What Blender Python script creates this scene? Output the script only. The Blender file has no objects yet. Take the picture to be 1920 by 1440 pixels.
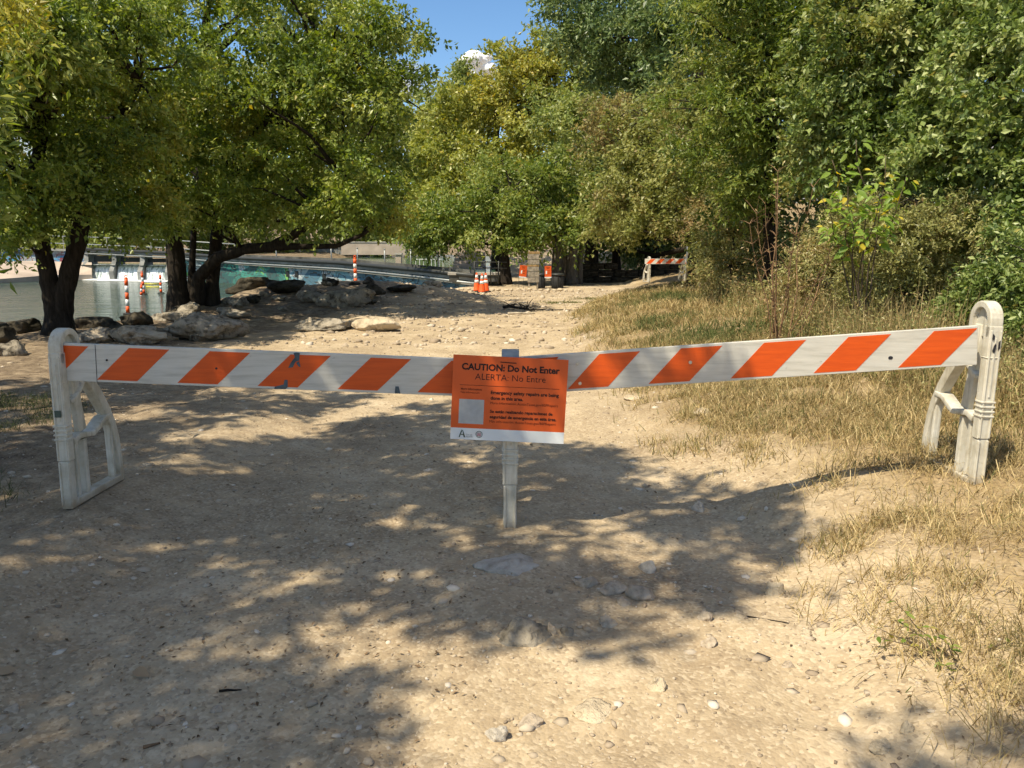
import bpy, bmesh, math, random
import numpy as np
from mathutils import Vector, Matrix, noise as mnoise

scene = bpy.context.scene
C = scene.collection
R = math.radians

# ------------------------------------------------------------------ camera, sky, sun, exposure
cam_data = bpy.data.cameras.new("camera")
cam = bpy.data.objects.new("camera", cam_data)
C.objects.link(cam)
cam.location = (0.0, 0.0, 1.533)
cam.rotation_euler = (R(90 - 10.16), 0, 0)
cam_data.sensor_width = 36.0
cam_data.lens = 27.0
cam_data.clip_start = 0.05
cam_data.clip_end = 6000
scene.camera = cam

TO_SUN = Vector((-0.47, -0.42, 1.0)).normalized()
SUN_EL = math.asin(TO_SUN.z)
world = bpy.data.worlds.new("World")
scene.world = world
world.use_nodes = True
wn = world.node_tree
wn.nodes.clear()
w_out = wn.nodes.new("ShaderNodeOutputWorld")
w_bg = wn.nodes.new("ShaderNodeBackground")
w_sky = wn.nodes.new("ShaderNodeTexSky")
w_sky.sky_type = 'NISHITA'
w_sky.sun_disc = False
w_sky.sun_elevation = SUN_EL
w_sky.sun_rotation = math.atan2(TO_SUN.x, TO_SUN.y)
w_sky.altitude = 200
w_sky.air_density = 1.0
w_sky.dust_density = 0.0
w_sky.ozone_density = 2.0
FILL_CLOUD_X, FILL_CLOUD_Y = 7.7, 2.9
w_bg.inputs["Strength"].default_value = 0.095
w_hs = wn.nodes.new("ShaderNodeHueSaturation")
w_hs.inputs["Saturation"].default_value = 1.17
wn.links.new(w_sky.outputs[0], w_hs.inputs["Color"])
# made-up noise clouds over the whole dome, added to whiten the fill in shade
def wnode(kind, **kw):
    nd = wn.nodes.new(kind)
    for k_, v_ in kw.items(): setattr(nd, k_, v_)
    return nd
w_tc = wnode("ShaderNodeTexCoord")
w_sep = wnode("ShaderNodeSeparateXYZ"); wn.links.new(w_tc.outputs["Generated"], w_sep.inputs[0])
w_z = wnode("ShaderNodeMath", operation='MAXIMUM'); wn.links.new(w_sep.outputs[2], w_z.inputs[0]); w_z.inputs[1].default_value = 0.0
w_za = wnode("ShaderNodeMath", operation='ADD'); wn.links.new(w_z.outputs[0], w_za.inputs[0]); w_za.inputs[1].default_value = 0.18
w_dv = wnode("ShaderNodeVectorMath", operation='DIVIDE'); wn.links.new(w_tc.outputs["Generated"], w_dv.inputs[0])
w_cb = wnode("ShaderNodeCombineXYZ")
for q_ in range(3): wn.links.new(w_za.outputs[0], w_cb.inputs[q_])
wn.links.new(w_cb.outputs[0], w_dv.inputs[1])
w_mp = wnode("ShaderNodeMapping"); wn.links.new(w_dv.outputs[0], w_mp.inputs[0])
w_mp.inputs["Location"].default_value = (FILL_CLOUD_X, FILL_CLOUD_Y, 0.0)
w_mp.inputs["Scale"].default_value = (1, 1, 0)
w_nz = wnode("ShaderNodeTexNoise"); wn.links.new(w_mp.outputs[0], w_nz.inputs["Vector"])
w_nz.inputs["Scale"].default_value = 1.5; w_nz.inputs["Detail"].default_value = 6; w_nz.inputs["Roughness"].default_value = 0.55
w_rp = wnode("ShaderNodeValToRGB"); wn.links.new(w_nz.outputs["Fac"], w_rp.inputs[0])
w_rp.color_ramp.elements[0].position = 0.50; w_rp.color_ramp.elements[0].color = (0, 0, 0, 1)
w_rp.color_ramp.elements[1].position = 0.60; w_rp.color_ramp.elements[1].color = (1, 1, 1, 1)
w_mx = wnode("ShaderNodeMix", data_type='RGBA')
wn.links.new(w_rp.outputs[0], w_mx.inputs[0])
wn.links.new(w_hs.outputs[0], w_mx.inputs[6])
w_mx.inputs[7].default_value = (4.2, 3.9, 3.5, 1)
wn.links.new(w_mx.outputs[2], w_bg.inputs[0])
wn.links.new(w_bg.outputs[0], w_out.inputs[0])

sun_d = bpy.data.lights.new("sun", 'SUN')
sun_d.energy = 4.2
sun_d.angle = R(0.53)
sun_d.color = (1.0, 0.89, 0.69)
sun = bpy.data.objects.new("sun", sun_d)
C.objects.link(sun)
sun.location = (-20, -24, 40)
sun.rotation_euler = (-TO_SUN).to_track_quat('-Z', 'Y').to_euler()

scene.view_settings.view_transform = 'Standard'
scene.view_settings.look = 'None'
scene.view_settings.gamma = 1.0
scene.view_settings.exposure = 0.82
scene.view_settings.use_curve_mapping = False
scene.render.engine = 'CYCLES'
scene.cycles.use_denoising = True
scene.cycles.max_bounces = 8
scene.cycles.diffuse_bounces = 5
scene.cycles.glossy_bounces = 3
scene.cycles.transmission_bounces = 3
scene.cycles.sample_clamp_indirect = 8.0
scene.cycles.use_adaptive_sampling = True
scene.cycles.adaptive_threshold = 0.03

# ------------------------------------------------------------------ numeric helpers
rng = np.random.default_rng(11)
random.seed(5)

def hash3(i, j, k):
    h = (i.astype(np.int64) * 374761393 + j.astype(np.int64) * 668265263 + k.astype(np.int64) * 2147483647 + 1013904223) & 0xFFFFFFFF
    h = ((h ^ (h >> 13)) * 1274126177) & 0xFFFFFFFF
    h = ((h ^ (h >> 16)) * 2246822519) & 0xFFFFFFFF
    return ((h ^ (h >> 15)) & 0xFFFFFF) / float(0xFFFFFF)

def vnoise(p):
    p = np.asarray(p, dtype=float)
    i = np.floor(p).astype(np.int64)
    f = p - i
    f = f * f * (3 - 2 * f)
    out = 0
    for a in (0, 1):
        for b in (0, 1):
            for c in (0, 1):
                w = (f[:, 0] if a else 1 - f[:, 0]) * (f[:, 1] if b else 1 - f[:, 1]) * (f[:, 2] if c else 1 - f[:, 2])
                out = out + w * hash3(i[:, 0] + a, i[:, 1] + b, i[:, 2] + c)
    return out * 2 - 1

def fbm(p, octaves=4, gain=0.5):
    p = np.asarray(p, dtype=float)
    s = 0
    a = 1.0
    for o in range(octaves):
        s = s + a * vnoise(p * (2.03 ** o) + 17.3 * o)
        a *= gain
    return s

def norm(a):
    return a / np.maximum(np.linalg.norm(a, axis=-1, keepdims=True), 1e-9)

def sstep(a, b, x):
    t = np.clip((x - a) / (b - a), 0, 1)
    return t * t * (3 - 2 * t)

# ------------------------------------------------------------------ object helpers
def obj(name, me, mat=None, parent=None):
    o = bpy.data.objects.new(name, me)
    C.objects.link(o)
    if mat is not None and len(me.materials) == 0:
        me.materials.append(mat)
    if parent is not None:
        o.parent = parent
    return o

def empty(name, loc=(0, 0, 0), rz=0.0):
    o = bpy.data.objects.new(name, None)
    C.objects.link(o)
    o.empty_display_size = 0.2
    o.location = loc
    o.rotation_euler = (0, 0, rz)
    return o

def tag(o, label=None, cat=None, group=None, kind=None):
    if label: o["label"] = label
    if cat: o["category"] = cat
    if group: o["group"] = group
    if kind: o["kind"] = kind
    return o

def copy_tree(o, parent=None):
    c = o.copy()
    C.objects.link(c)
    c.parent = parent
    for ch in list(o.children):
        copy_tree(ch, c)
    return c

def np_mesh(name, verts, faces, smooth=True, attrs=None):
    verts = np.ascontiguousarray(verts, dtype=np.float32)
    faces = np.ascontiguousarray(faces, dtype=np.int32)
    n, k = faces.shape
    me = bpy.data.meshes.new(name)
    me.vertices.add(len(verts))
    me.vertices.foreach_set("co", verts.ravel())
    me.loops.add(n * k)
    me.loops.foreach_set("vertex_index", faces.ravel())
    me.polygons.add(n)
    me.polygons.foreach_set("loop_start", np.arange(0, n * k, k, dtype=np.int32))
    me.polygons.foreach_set("loop_total", np.full(n, k, dtype=np.int32))
    me.polygons.foreach_set("use_smooth", np.full(n, smooth, dtype=bool))
    for an, av in (attrs or {}).items():
        at = me.attributes.new(an, 'FLOAT', 'POINT')
        at.data.foreach_set("value", np.ascontiguousarray(av, dtype=np.float32))
    me.update(calc_edges=True)
    return me

class MB:
    """collects shapes into one mesh"""
    def __init__(self):
        self.v = []
        self.f = []
    def add(self, verts, faces):
        o = len(self.v)
        self.v += [tuple(map(float, p)) for p in verts]
        self.f += [tuple(i + o for i in f) for f in faces]
        return self
    def box(self, x0, x1, y0, y1, z0, z1):
        vs = [(x0, y0, z0), (x1, y0, z0), (x1, y1, z0), (x0, y1, z0), (x0, y0, z1), (x1, y0, z1), (x1, y1, z1), (x0, y1, z1)]
        return self.add(vs, [(0, 3, 2, 1), (4, 5, 6, 7), (0, 1, 5, 4), (1, 2, 6, 5), (2, 3, 7, 6), (3, 0, 4, 7)])
    def tube(self, pts, radii, n=8, cap=True, rough=0.0, seed=0.0):
        pts = [Vector(p) for p in pts]
        m = len(pts)
        if not hasattr(radii, '__len__'):
            radii = [radii] * m
        vs = []
        prev = None
        for i, p in enumerate(pts):
            t = (pts[min(i + 1, m - 1)] - pts[max(i - 1, 0)]).normalized()
            if prev is None:
                a = t.orthogonal().normalized()
            else:
                a = (prev - t * prev.dot(t))
                a = a.normalized() if a.length > 1e-6 else t.orthogonal().normalized()
            prev = a
            b = t.cross(a)
            for k in range(n):
                an = 2 * math.pi * k / n
                r = radii[i]
                if rough:
                    q = p * 1.0 + (a * math.cos(an) + b * math.sin(an)) * r
                    r *= 1 + rough * (mnoise.noise(q * (0.9 / max(r, 0.05)) + Vector((seed, 0, 0))) + 0.6 * mnoise.noise(q * (2.3 / max(r, 0.05))))
                vs.append(p + (a * math.cos(an) + b * math.sin(an)) * r)
        fs = []
        for i in range(m - 1):
            for k in range(n):
                fs.append((i * n + k, i * n + (k + 1) % n, (i + 1) * n + (k + 1) % n, (i + 1) * n + k))
        if cap:
            fs.append(tuple(range(n - 1, -1, -1)))
            fs.append(tuple((m - 1) * n + k for k in range(n)))
        return self.add(vs, fs)
    def lathe(self, prof, n=20, x=0, y=0):
        vs, fs = [], []
        for r, z in prof:
            for k in range(n):
                an = 2 * math.pi * k / n
                vs.append((x + r * math.cos(an), y + r * math.sin(an), z))
        for i in range(len(prof) - 1):
            for k in range(n):
                fs.append((i * n + k, i * n + (k + 1) % n, (i + 1) * n + (k + 1) % n, (i + 1) * n + k))
        fs.append(tuple(range(n - 1, -1, -1)))
        fs.append(tuple((len(prof) - 1) * n + k for k in range(n)))
        return self.add(vs, fs)
    def prism(self, poly, y0, y1):
        """poly of (x, z), counter-clockwise seen from -Y, extruded along Y"""
        n = len(poly)
        vs = [(x, y0, z) for x, z in poly] + [(x, y1, z) for x, z in poly]
        fs = [tuple(range(n)), tuple(range(2 * n - 1, n - 1, -1))]
        for i in range(n):
            j = (i + 1) % n
            fs.append((i, i + n, j + n, j))
        return self.add(vs, fs)
    def strip(self, pts, thick, width, x=0.0):
        """band that follows (depth, height) points; width along X"""
        P2 = [Vector((a, b)) for a, b in pts]
        m = len(P2)
        th = thick if hasattr(thick, '__len__') else [thick] * m
        vs, fs = [], []
        for i, p in enumerate(P2):
            t = (P2[min(i + 1, m - 1)] - P2[max(i - 1, 0)]).normalized()
            nn = Vector((-t.y, t.x)) * th[i] * 0.5
            for q, xx in ((p + nn, -1), (p + nn, 1), (p - nn, 1), (p - nn, -1)):
                vs.append((x + xx * width / 2, q.x, q.y))
        for i in range(m - 1):
            for k in range(4):
                fs.append((i * 4 + k, i * 4 + (k + 1) % 4, (i + 1) * 4 + (k + 1) % 4, (i + 1) * 4 + k))
        fs.append((3, 2, 1, 0))
        e = (m - 1) * 4
        fs.append((e, e + 1, e + 2, e + 3))
        return self.add(vs, fs)
    def mesh(self, name, smooth=False):
        me = bpy.data.meshes.new(name)
        me.from_pydata(self.v, [], self.f)
        bm = bmesh.new()
        bm.from_mesh(me)
        bmesh.ops.recalc_face_normals(bm, faces=bm.faces)
        bm.to_mesh(me)
        bm.free()
        if smooth:
            me.polygons.foreach_set("use_smooth", [True] * len(me.polygons))
        me.update()
        return me
    def build(self, name, mat, parent=None, smooth=False, bevel=0.0):
        o = obj(name, self.mesh(name, smooth), mat, parent)
        if bevel:
            b = o.modifiers.new("bevel", 'BEVEL')
            b.width = bevel
            b.segments = 2
            b.limit_method = 'ANGLE'
            b.angle_limit = R(40)
        return o

def bez(p0, p1, p2, p3, n=12):
    out = []
    for i in range(n + 1):
        t = i / n
        out.append(tuple((1 - t) ** 3 * a + 3 * (1 - t) ** 2 * t * b + 3 * (1 - t) * t * t * c + t ** 3 * d for a, b, c, d in zip(p0, p1, p2, p3)))
    return out

# ------------------------------------------------------------------ materials
class NT:
    def __init__(self, name):
        self.m = bpy.data.materials.new(name)
        self.m.use_nodes = True
        self.t = self.m.node_tree
        self.t.nodes.clear()
        self.out = self.n("ShaderNodeOutputMaterial")
    def n(self, kind, **kw):
        nd = self.t.nodes.new(kind)
        for k, v in kw.items():
            setattr(nd, k, v)
        return nd
    def l(self, a, b):
        self.t.links.new(a, b)
    def coord(self, what="Object"):
        if what == "Position":
            return self.n("ShaderNodeNewGeometry").outputs["Position"]
        return self.n("ShaderNodeTexCoord").outputs[what]
    def noise(self, vec, scale, detail=4, rough=0.55, distort=0.0):
        nd = self.n("ShaderNodeTexNoise")
        self.l(vec, nd.inputs["Vector"])
        nd.inputs["Scale"].default_value = scale
        nd.inputs["Detail"].default_value = detail
        nd.inputs["Roughness"].default_value = rough
        nd.inputs["Distortion"].default_value = distort
        return nd.outputs["Fac"]
    def voro(self, vec, scale, feature='F1', out="Distance"):
        nd = self.n("ShaderNodeTexVoronoi", feature=feature)
        self.l(vec, nd.inputs["Vector"])
        nd.inputs["Scale"].default_value = scale
        return nd.outputs[out]
    def ramp(self, fac, stops, interp='LINEAR'):
        nd = self.n("ShaderNodeValToRGB")
        cr = nd.color_ramp
        cr.interpolation = interp
        while len(cr.elements) < len(stops):
            cr.elements.new(0.5)
        for e, (p, c) in zip(cr.elements, stops):
            e.position = p
            e.color = (c[0], c[1], c[2], 1) if hasattr(c, '__len__') else (c, c, c, 1)
        self.l(fac, nd.inputs[0])
        return nd.outputs[0]
    def mix(self, fac, a, b, mode='MIX'):
        nd = self.n("ShaderNodeMix", data_type='RGBA', blend_type=mode)
        for s, v in ((0, fac), (6, a), (7, b)):
            if hasattr(v, 'links') or hasattr(v, 'is_linked'):
                self.l(v, nd.inputs[s])
            elif hasattr(v, '__len__'):
                nd.inputs[s].default_value = (v[0], v[1], v[2], 1)
            else:
                nd.inputs[s].default_value = v
        return nd.outputs[2]
    def math(self, op, a, b=None):
        nd = self.n("ShaderNodeMath", operation=op)
        for i, v in enumerate((a, b)):
            if v is None: continue
            if hasattr(v, 'is_linked'): self.l(v, nd.inputs[i])
            else: nd.inputs[i].default_value = v
        return nd.outputs[0]
    def attr(self, name):
        nd = self.n("ShaderNodeAttribute", attribute_name=name)
        return nd.outputs["Fac"]
    def bump(self, height, strength=0.5, dist=0.02, prev=None):
        nd = self.n("ShaderNodeBump")
        nd.inputs["Strength"].default_value = strength
        nd.inputs["Distance"].default_value = dist
        self.l(height, nd.inputs["Height"])
        if prev is not None:
            self.l(prev, nd.inputs["Normal"])
        return nd.outputs[0]
    def principled(self, color, rough=0.7, spec=0.3, normal=None, metal=0.0):
        nd = self.n("ShaderNodeBsdfPrincipled")
        for key, v in (("Base Color", color), ("Roughness", rough), ("Metallic", metal), ("Specular IOR Level", spec)):
            if hasattr(v, 'is_linked'): self.l(v, nd.inputs[key])
            elif hasattr(v, '__len__'): nd.inputs[key].default_value = (v[0], v[1], v[2], 1)
            else: nd.inputs[key].default_value = v
        if normal is not None:
            self.l(normal, nd.inputs["Normal"])
        return nd.outputs[0]
    def done(self, shader):
        self.l(shader, self.out.inputs[0])
        return self.m

def mat_plain(name, color, rough=0.6, spec=0.3, var=0.12, scale=14.0, metal=0.0, bump=0.15):
    t = NT(name)
    co = t.coord()
    f = t.noise(co, scale, 5)
    dark = [c * (1 - 2.2 * var) for c in color]
    lite = [min(1, c * (1 + var)) for c in color]
    col = t.ramp(f, [(0.3, dark), (0.7, lite)])
    nrm = t.bump(t.noise(co, scale * 5, 4), bump, 0.004)
    return t.done(t.principled(col, rough, spec, nrm, metal))

def mat_leaf(name, dark, mid, light, warm, trans=0.38, spec=0.4, rough=0.42):
    t = NT(name)
    ti = t.attr("tint")
    wa = t.attr("warm")
    col = t.ramp(ti, [(0.08, dark), (0.5, mid), (0.92, light)])
    col = t.mix(wa, col, warm)
    p = t.principled(col, rough, spec)
    tr = t.n("ShaderNodeBsdfTranslucent")
    hs = t.n("ShaderNodeHueSaturation")
    hs.inputs["Hue"].default_value = 0.485
    hs.inputs["Saturation"].default_value = 1.15
    hs.inputs["Value"].default_value = 1.5
    t.l(col, hs.inputs["Color"])
    t.l(hs.outputs[0], tr.inputs[0])
    mx = t.n("ShaderNodeMixShader")
    mx.inputs[0].default_value = trans
    t.l(p, mx.inputs[1])
    t.l(tr.outputs[0], mx.inputs[2])
    return t.done(mx.outputs[0])

def mat_bark(name, a, b):
    t = NT(name)
    co = t.coord()
    mp = t.n("ShaderNodeMapping")
    mp.inputs["Scale"].default_value = (9, 9, 1.6)
    t.l(co, mp.inputs[0])
    f = t.noise(mp.outputs[0], 2.2, 6, 0.65, 0.6)
    col = t.ramp(f, [(0.3, a), (0.72, b)])
    return t.done(t.principled(col, 0.9, 0.15, t.bump(f, 0.9, 0.03)))

def mat_rock(name, dark, mid, light, scale=5.0, pit=0.32):
    t = NT(name)
    co = t.coord()
    f = t.noise(co, scale, 8, 0.62, 0.3)
    g = t.noise(co, scale * 6, 5, 0.6)
    col = t.ramp(f, [(0.28, dark), (0.5, mid), (0.75, light)])
    pits = t.ramp(t.noise(co, scale * 2.3, 6, 0.7), [(0.36, pit), (0.50, 1.0)])
    col = t.mix(1.0, col, pits, 'MULTIPLY')
    b = t.bump(f, 0.9, 0.30 / scale)
    b = t.bump(g, 0.7, 0.08 / scale, b)
    return t.done(t.principled(col, 0.92, 0.15, b))

M = {}
# ground: pale limestone dust and grit, brown litter beside the path, straw coloured soil under the bank
t = NT("path_dirt")
pos = t.coord("Position")
lit = t.attr("litter")
strw = t.attr("straw")
n1 = t.noise(pos, 1.1, 5, 0.6)
n2 = t.noise(pos, 7.0, 6, 0.65)
n3 = t.noise(pos, 55.0, 4, 0.6)
base = t.ramp(n1, [(0.32, (0.29, 0.220, 0.140)), (0.52, (0.42, 0.330, 0.212)), (0.68, (0.51, 0.415, 0.285))])
base = t.mix(t.ramp(n2, [(0.42, 0.0), (0.66, 0.45)]), base, (0.25, 0.185, 0.115))
grit = t.voro(pos, 75.0, 'F1', "Color")
gv = t.n("ShaderNodeSeparateColor"); t.l(grit, gv.inputs[0])
base = t.mix(t.ramp(gv.outputs[0], [(0.60, 0.0), (0.95, 0.55)]), base, (0.57, 0.47, 0.33))
base = t.mix(t.ramp(gv.outputs[1], [(0.80, 0.0), (0.99, 0.5)]), base, (0.16, 0.12, 0.08))
grit2 = t.voro(pos, 22.0, 'F1', "Color")
gw = t.n("ShaderNodeSeparateColor"); t.l(grit2, gw.inputs[0])
base = t.mix(t.ramp(gw.outputs[2], [(0.90, 0.0), (1.0, 0.3)]), base, (0.52, 0.43, 0.30))
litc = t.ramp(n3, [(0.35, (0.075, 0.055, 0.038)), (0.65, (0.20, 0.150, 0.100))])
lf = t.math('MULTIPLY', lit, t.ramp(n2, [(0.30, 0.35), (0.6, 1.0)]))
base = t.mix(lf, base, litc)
strc = t.ramp(n3, [(0.3, (0.16, 0.115, 0.06)), (0.7, (0.36, 0.265, 0.14))])
base = t.mix(t.math('MULTIPLY', strw, t.ramp(n2, [(0.25, 0.5), (0.55, 1.0)])), base, strc)
hb = t.math('ADD', t.math('MULTIPLY', n3, 0.6), t.math('MULTIPLY', t.voro(pos, 75.0), -0.5))
bp = t.bump(n2, 0.25, 0.03)
bp = t.bump(hb, 0.55, 0.008, bp)
M["ground"] = t.done(t.principled(base, 0.95, 0.1, bp))

# river
t = NT("river_water")
pos = t.coord("Position")
mp = t.n("ShaderNodeMapping"); mp.inputs["Scale"].default_value = (0.55, 1.0, 1); t.l(pos, mp.inputs[0])
w1 = t.noise(mp.outputs[0], 0.75, 6, 0.68, 0.6)
w2 = t.noise(pos, 0.12, 3)
col = t.ramp(w2, [(0.3, (0.028, 0.046, 0.032)), (0.7, (0.055, 0.080, 0.060))])
M["water"] = t.done(t.principled(col, 0.10, 0.10, t.bump(w1, 1.0, 0.35)))
t = NT("pool_water")
pos = t.coord("Position")
mp = t.n("ShaderNodeMapping"); mp.inputs["Scale"].default_value = (0.6, 1.2, 1); t.l(pos, mp.inputs[0])
w1 = t.noise(mp.outputs[0], 1.0, 4)
M["pool"] = t.done(t.principled((0.07, 0.12, 0.07), 0.15, 0.5, t.bump(w1, 0.2, 0.06)))
t = NT("falling_water")
co = t.coord()
mp = t.n("ShaderNodeMapping"); mp.inputs["Scale"].default_value = (3.0, 3.0, 0.5); t.l(co, mp.inputs[0])
f = t.noise(mp.outputs[0], 1.6, 5, 0.6)
M["falls"] = t.done(t.principled(t.ramp(f, [(0.36, (0.16, 0.22, 0.21)), (0.52, (0.70, 0.74, 0.74)), (0.7, (0.86, 0.88, 0.88))]), 0.5, 0.4, t.bump(f, 0.8, 0.08)))
M["foam"] = mat_plain("foam", (0.82, 0.85, 0.85), 0.6, 0.3, 0.08, 3.0)

# painted boards and plastic
t = NT("white_board")
co = t.coord("Position")
mp = t.n("ShaderNodeMapping"); mp.inputs["Scale"].default_value = (1.2, 8, 14); t.l(co, mp.inputs[0])
g = t.noise(mp.outputs[0], 3.0, 6, 0.65)
s = t.noise(co, 26.0, 5, 0.7, 1.5)
c = t.ramp(g, [(0.25, (0.40, 0.385, 0.33)), (0.5, (0.55, 0.53, 0.47)), (0.8, (0.64, 0.62, 0.56))])
c = t.mix(t.ramp(s, [(0.66, 0.0), (0.74, 0.75)]), c, (0.16, 0.15, 0.13))
M["board"] = t.done(t.principled(c, 0.45, 0.4, t.bump(g, 0.25, 0.004)))
t = NT("orange_sheeting")
co = t.coord("Position")
mp = t.n("ShaderNodeMapping"); mp.inputs["Scale"].default_value = (1.5, 8, 16); t.l(co, mp.inputs[0])
g = t.noise(mp.outputs[0], 3.0, 6, 0.65)
s = t.noise(co, 30.0, 5, 0.7, 1.5)
c = t.ramp(g, [(0.3, (0.54, 0.066, 0.004)), (0.7, (0.68, 0.095, 0.006))])
c = t.mix(t.ramp(s, [(0.70, 0.0), (0.78, 0.6)]), c, (0.10, 0.05, 0.03))
M["orange_sheet"] = t.done(t.principled(c, 0.42, 0.4, t.bump(g, 0.2, 0.003)))
t = NT("white_plastic")
co = t.coord()
f = t.noise(co, 7.0, 6, 0.65)
s = t.noise(co, 32.0, 5, 0.7, 1.0)
mp = t.n("ShaderNodeMapping"); mp.inputs["Scale"].default_value = (22, 22, 1.8); t.l(co, mp.inputs[0])
st = t.noise(mp.outputs[0], 2.0, 5, 0.6)
c = t.ramp(f, [(0.28, (0.40, 0.36, 0.27)), (0.5, (0.56, 0.53, 0.44)), (0.75, (0.68, 0.65, 0.57))])
c = t.mix(t.ramp(st, [(0.50, 0.0), (0.72, 0.6)]), c, (0.30, 0.25, 0.17))
c = t.mix(t.ramp(s, [(0.62, 0.0), (0.74, 0.65)]), c, (0.20, 0.165, 0.12))
sp = t.n("ShaderNodeSeparateXYZ"); t.l(co, sp.inputs[0])
mud = t.math('ADD', sp.outputs[2], t.math('MULTIPLY', f, 0.16))
c = t.mix(t.ramp(mud, [(0.07, 0.8), (0.17, 0.0)]), c, (0.27, 0.20, 0.12))
M["plastic"] = t.done(t.principled(c, 0.55, 0.3, t.bump(s, 0.15, 0.003)))
M["grey_plastic"] = mat_plain("grey_plastic", (0.36, 0.38, 0.38), 0.45, 0.4)
M["scuff"] = mat_plain("dark_scuff", (0.03, 0.03, 0.035), 0.7, 0.2)
M["tape"] = mat_plain("blue_grey_tape", (0.085, 0.115, 0.135), 0.55, 0.3, 0.25)
M["bolt"] = mat_plain("bolt_steel", (0.45, 0.45, 0.45), 0.35, 0.5, metal=0.9)
M["sign_orange"] = mat_plain("sign_orange", (0.62, 0.092, 0.012), 0.42, 0.4, 0.03, 3.0, bump=0.03)
M["sign_white"] = mat_plain("sign_white", (0.66, 0.69, 0.70), 0.45, 0.4, 0.03, 3.0, bump=0.03)
M["label_grey"] = mat_plain("label_grey", (0.40, 0.41, 0.41), 0.5, 0.3, 0.05, 40.0)
M["ink"] = mat_plain("ink", (0.022, 0.014, 0.014), 0.6, 0.2, 0.1)
M["thin_ink"] = mat_plain("thin_ink", (0.16, 0.03, 0.010), 0.6, 0.2, 0.1)
M["grey_ink"] = mat_plain("grey_ink", (0.08, 0.11, 0.09), 0.6, 0.2, 0.1)
M["seal_red"] = mat_plain("seal_red", (0.35, 0.03, 0.05), 0.6, 0.2, 0.1)
M["cone"] = mat_plain("cone_orange", (0.85, 0.11, 0.015), 0.45, 0.4, 0.06)
M["collar"] = mat_plain("reflective_white", (0.74, 0.74, 0.72), 0.4, 0.4, 0.06)
M["rubber"] = mat_plain("black_rubber", (0.025, 0.025, 0.025), 0.7, 0.2)
M["dark_metal"] = mat_plain("dark_metal", (0.03, 0.032, 0.03), 0.5, 0.4)
M["grey_metal"] = mat_plain("galvanised_metal", (0.30, 0.32, 0.32), 0.45, 0.5, 0.15, metal=0.4)
M["wood_grey"] = mat_plain("weathered_wood", (0.30, 0.265, 0.21), 0.85, 0.15, 0.25, 9)
M["wood_tan"] = mat_plain("tan_wood", (0.36, 0.24, 0.11), 0.8, 0.15, 0.25, 9)
M["wood_pale"] = mat_plain("bleached_wood", (0.42, 0.36, 0.27), 0.85, 0.15, 0.25, 7)
M["concrete"] = mat_plain("pale_concrete", (0.42, 0.39, 0.34), 0.9, 0.15, 0.18, 0.9)
M["concrete_grey"] = mat_plain("grey_concrete", (0.26, 0.265, 0.25), 0.9, 0.15, 0.22, 1.3)
M["concrete_dark"] = mat_plain("stained_concrete", (0.11, 0.11, 0.10), 0.9, 0.15, 0.3, 1.5)
M["concrete_pink"] = mat_plain("pink_concrete", (0.44, 0.36, 0.29), 0.9, 0.15, 0.12, 0.8)

def graffiti(name, stops, line):
    t = NT(name)
    uv = t.coord("UV")
    mp = t.n("ShaderNodeMapping"); mp.inputs["Scale"].default_value = (0.55, 1.0, 1); t.l(uv, mp.inputs[0])
    n = t.noise(mp.outputs[0], 0.9, 2, 0.4, 1.2)
    v = t.voro(mp.outputs[0], 0.9, 'F1', "Color")
    sv = t.n("ShaderNodeSeparateColor"); t.l(v, sv.inputs[0])
    f = t.math('ADD', t.math('MULTIPLY', n, 0.6), t.math('MULTIPLY', sv.outputs[0], 0.4))
    col = t.ramp(f, stops, 'CONSTANT')
    st = t.math('ABSOLUTE', t.math('SUBTRACT', t.noise(mp.outputs[0], 1.5, 3, 0.5, 1.8), 0.5))
    col = t.mix(t.ramp(st, [(0.018, 1.0), (0.032, 0.0)]), col, line)
    col = t.mix(t.ramp(t.noise(uv, 5.0, 5), [(0.35, 0.15), (0.75, 0.6)]), col, (0.12, 0.12, 0.11))
    return t.done(t.principled(col, 0.7, 0.25))
M["graffiti_green"] = graffiti("graffiti_teal_green", [(0, (0.01, 0.10, 0.10)), (0.40, (0.02, 0.22, 0.18)), (0.47, (0.04, 0.36, 0.28)), (0.54, (0.22, 0.55, 0.12)), (0.60, (0.16, 0.50, 0.50)), (0.67, (0.55, 0.62, 0.62))], (0.02, 0.03, 0.04))
M["graffiti_blue"] = graffiti("graffiti_white_blue", [(0, (0.06, 0.18, 0.26)), (0.42, (0.16, 0.34, 0.42)), (0.50, (0.34, 0.46, 0.50)), (0.58, (0.50, 0.56, 0.58)), (0.66, (0.20, 0.42, 0.50))], (0.02, 0.025, 0.03))
M["graffiti_sky"] = graffiti("graffiti_sky_blue", [(0, (0.03, 0.20, 0.50)), (0.44, (0.08, 0.36, 0.62)), (0.54, (0.45, 0.55, 0.62)), (0.62, (0.35, 0.40, 0.42))], (0.25, 0.03, 0.05))

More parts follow.
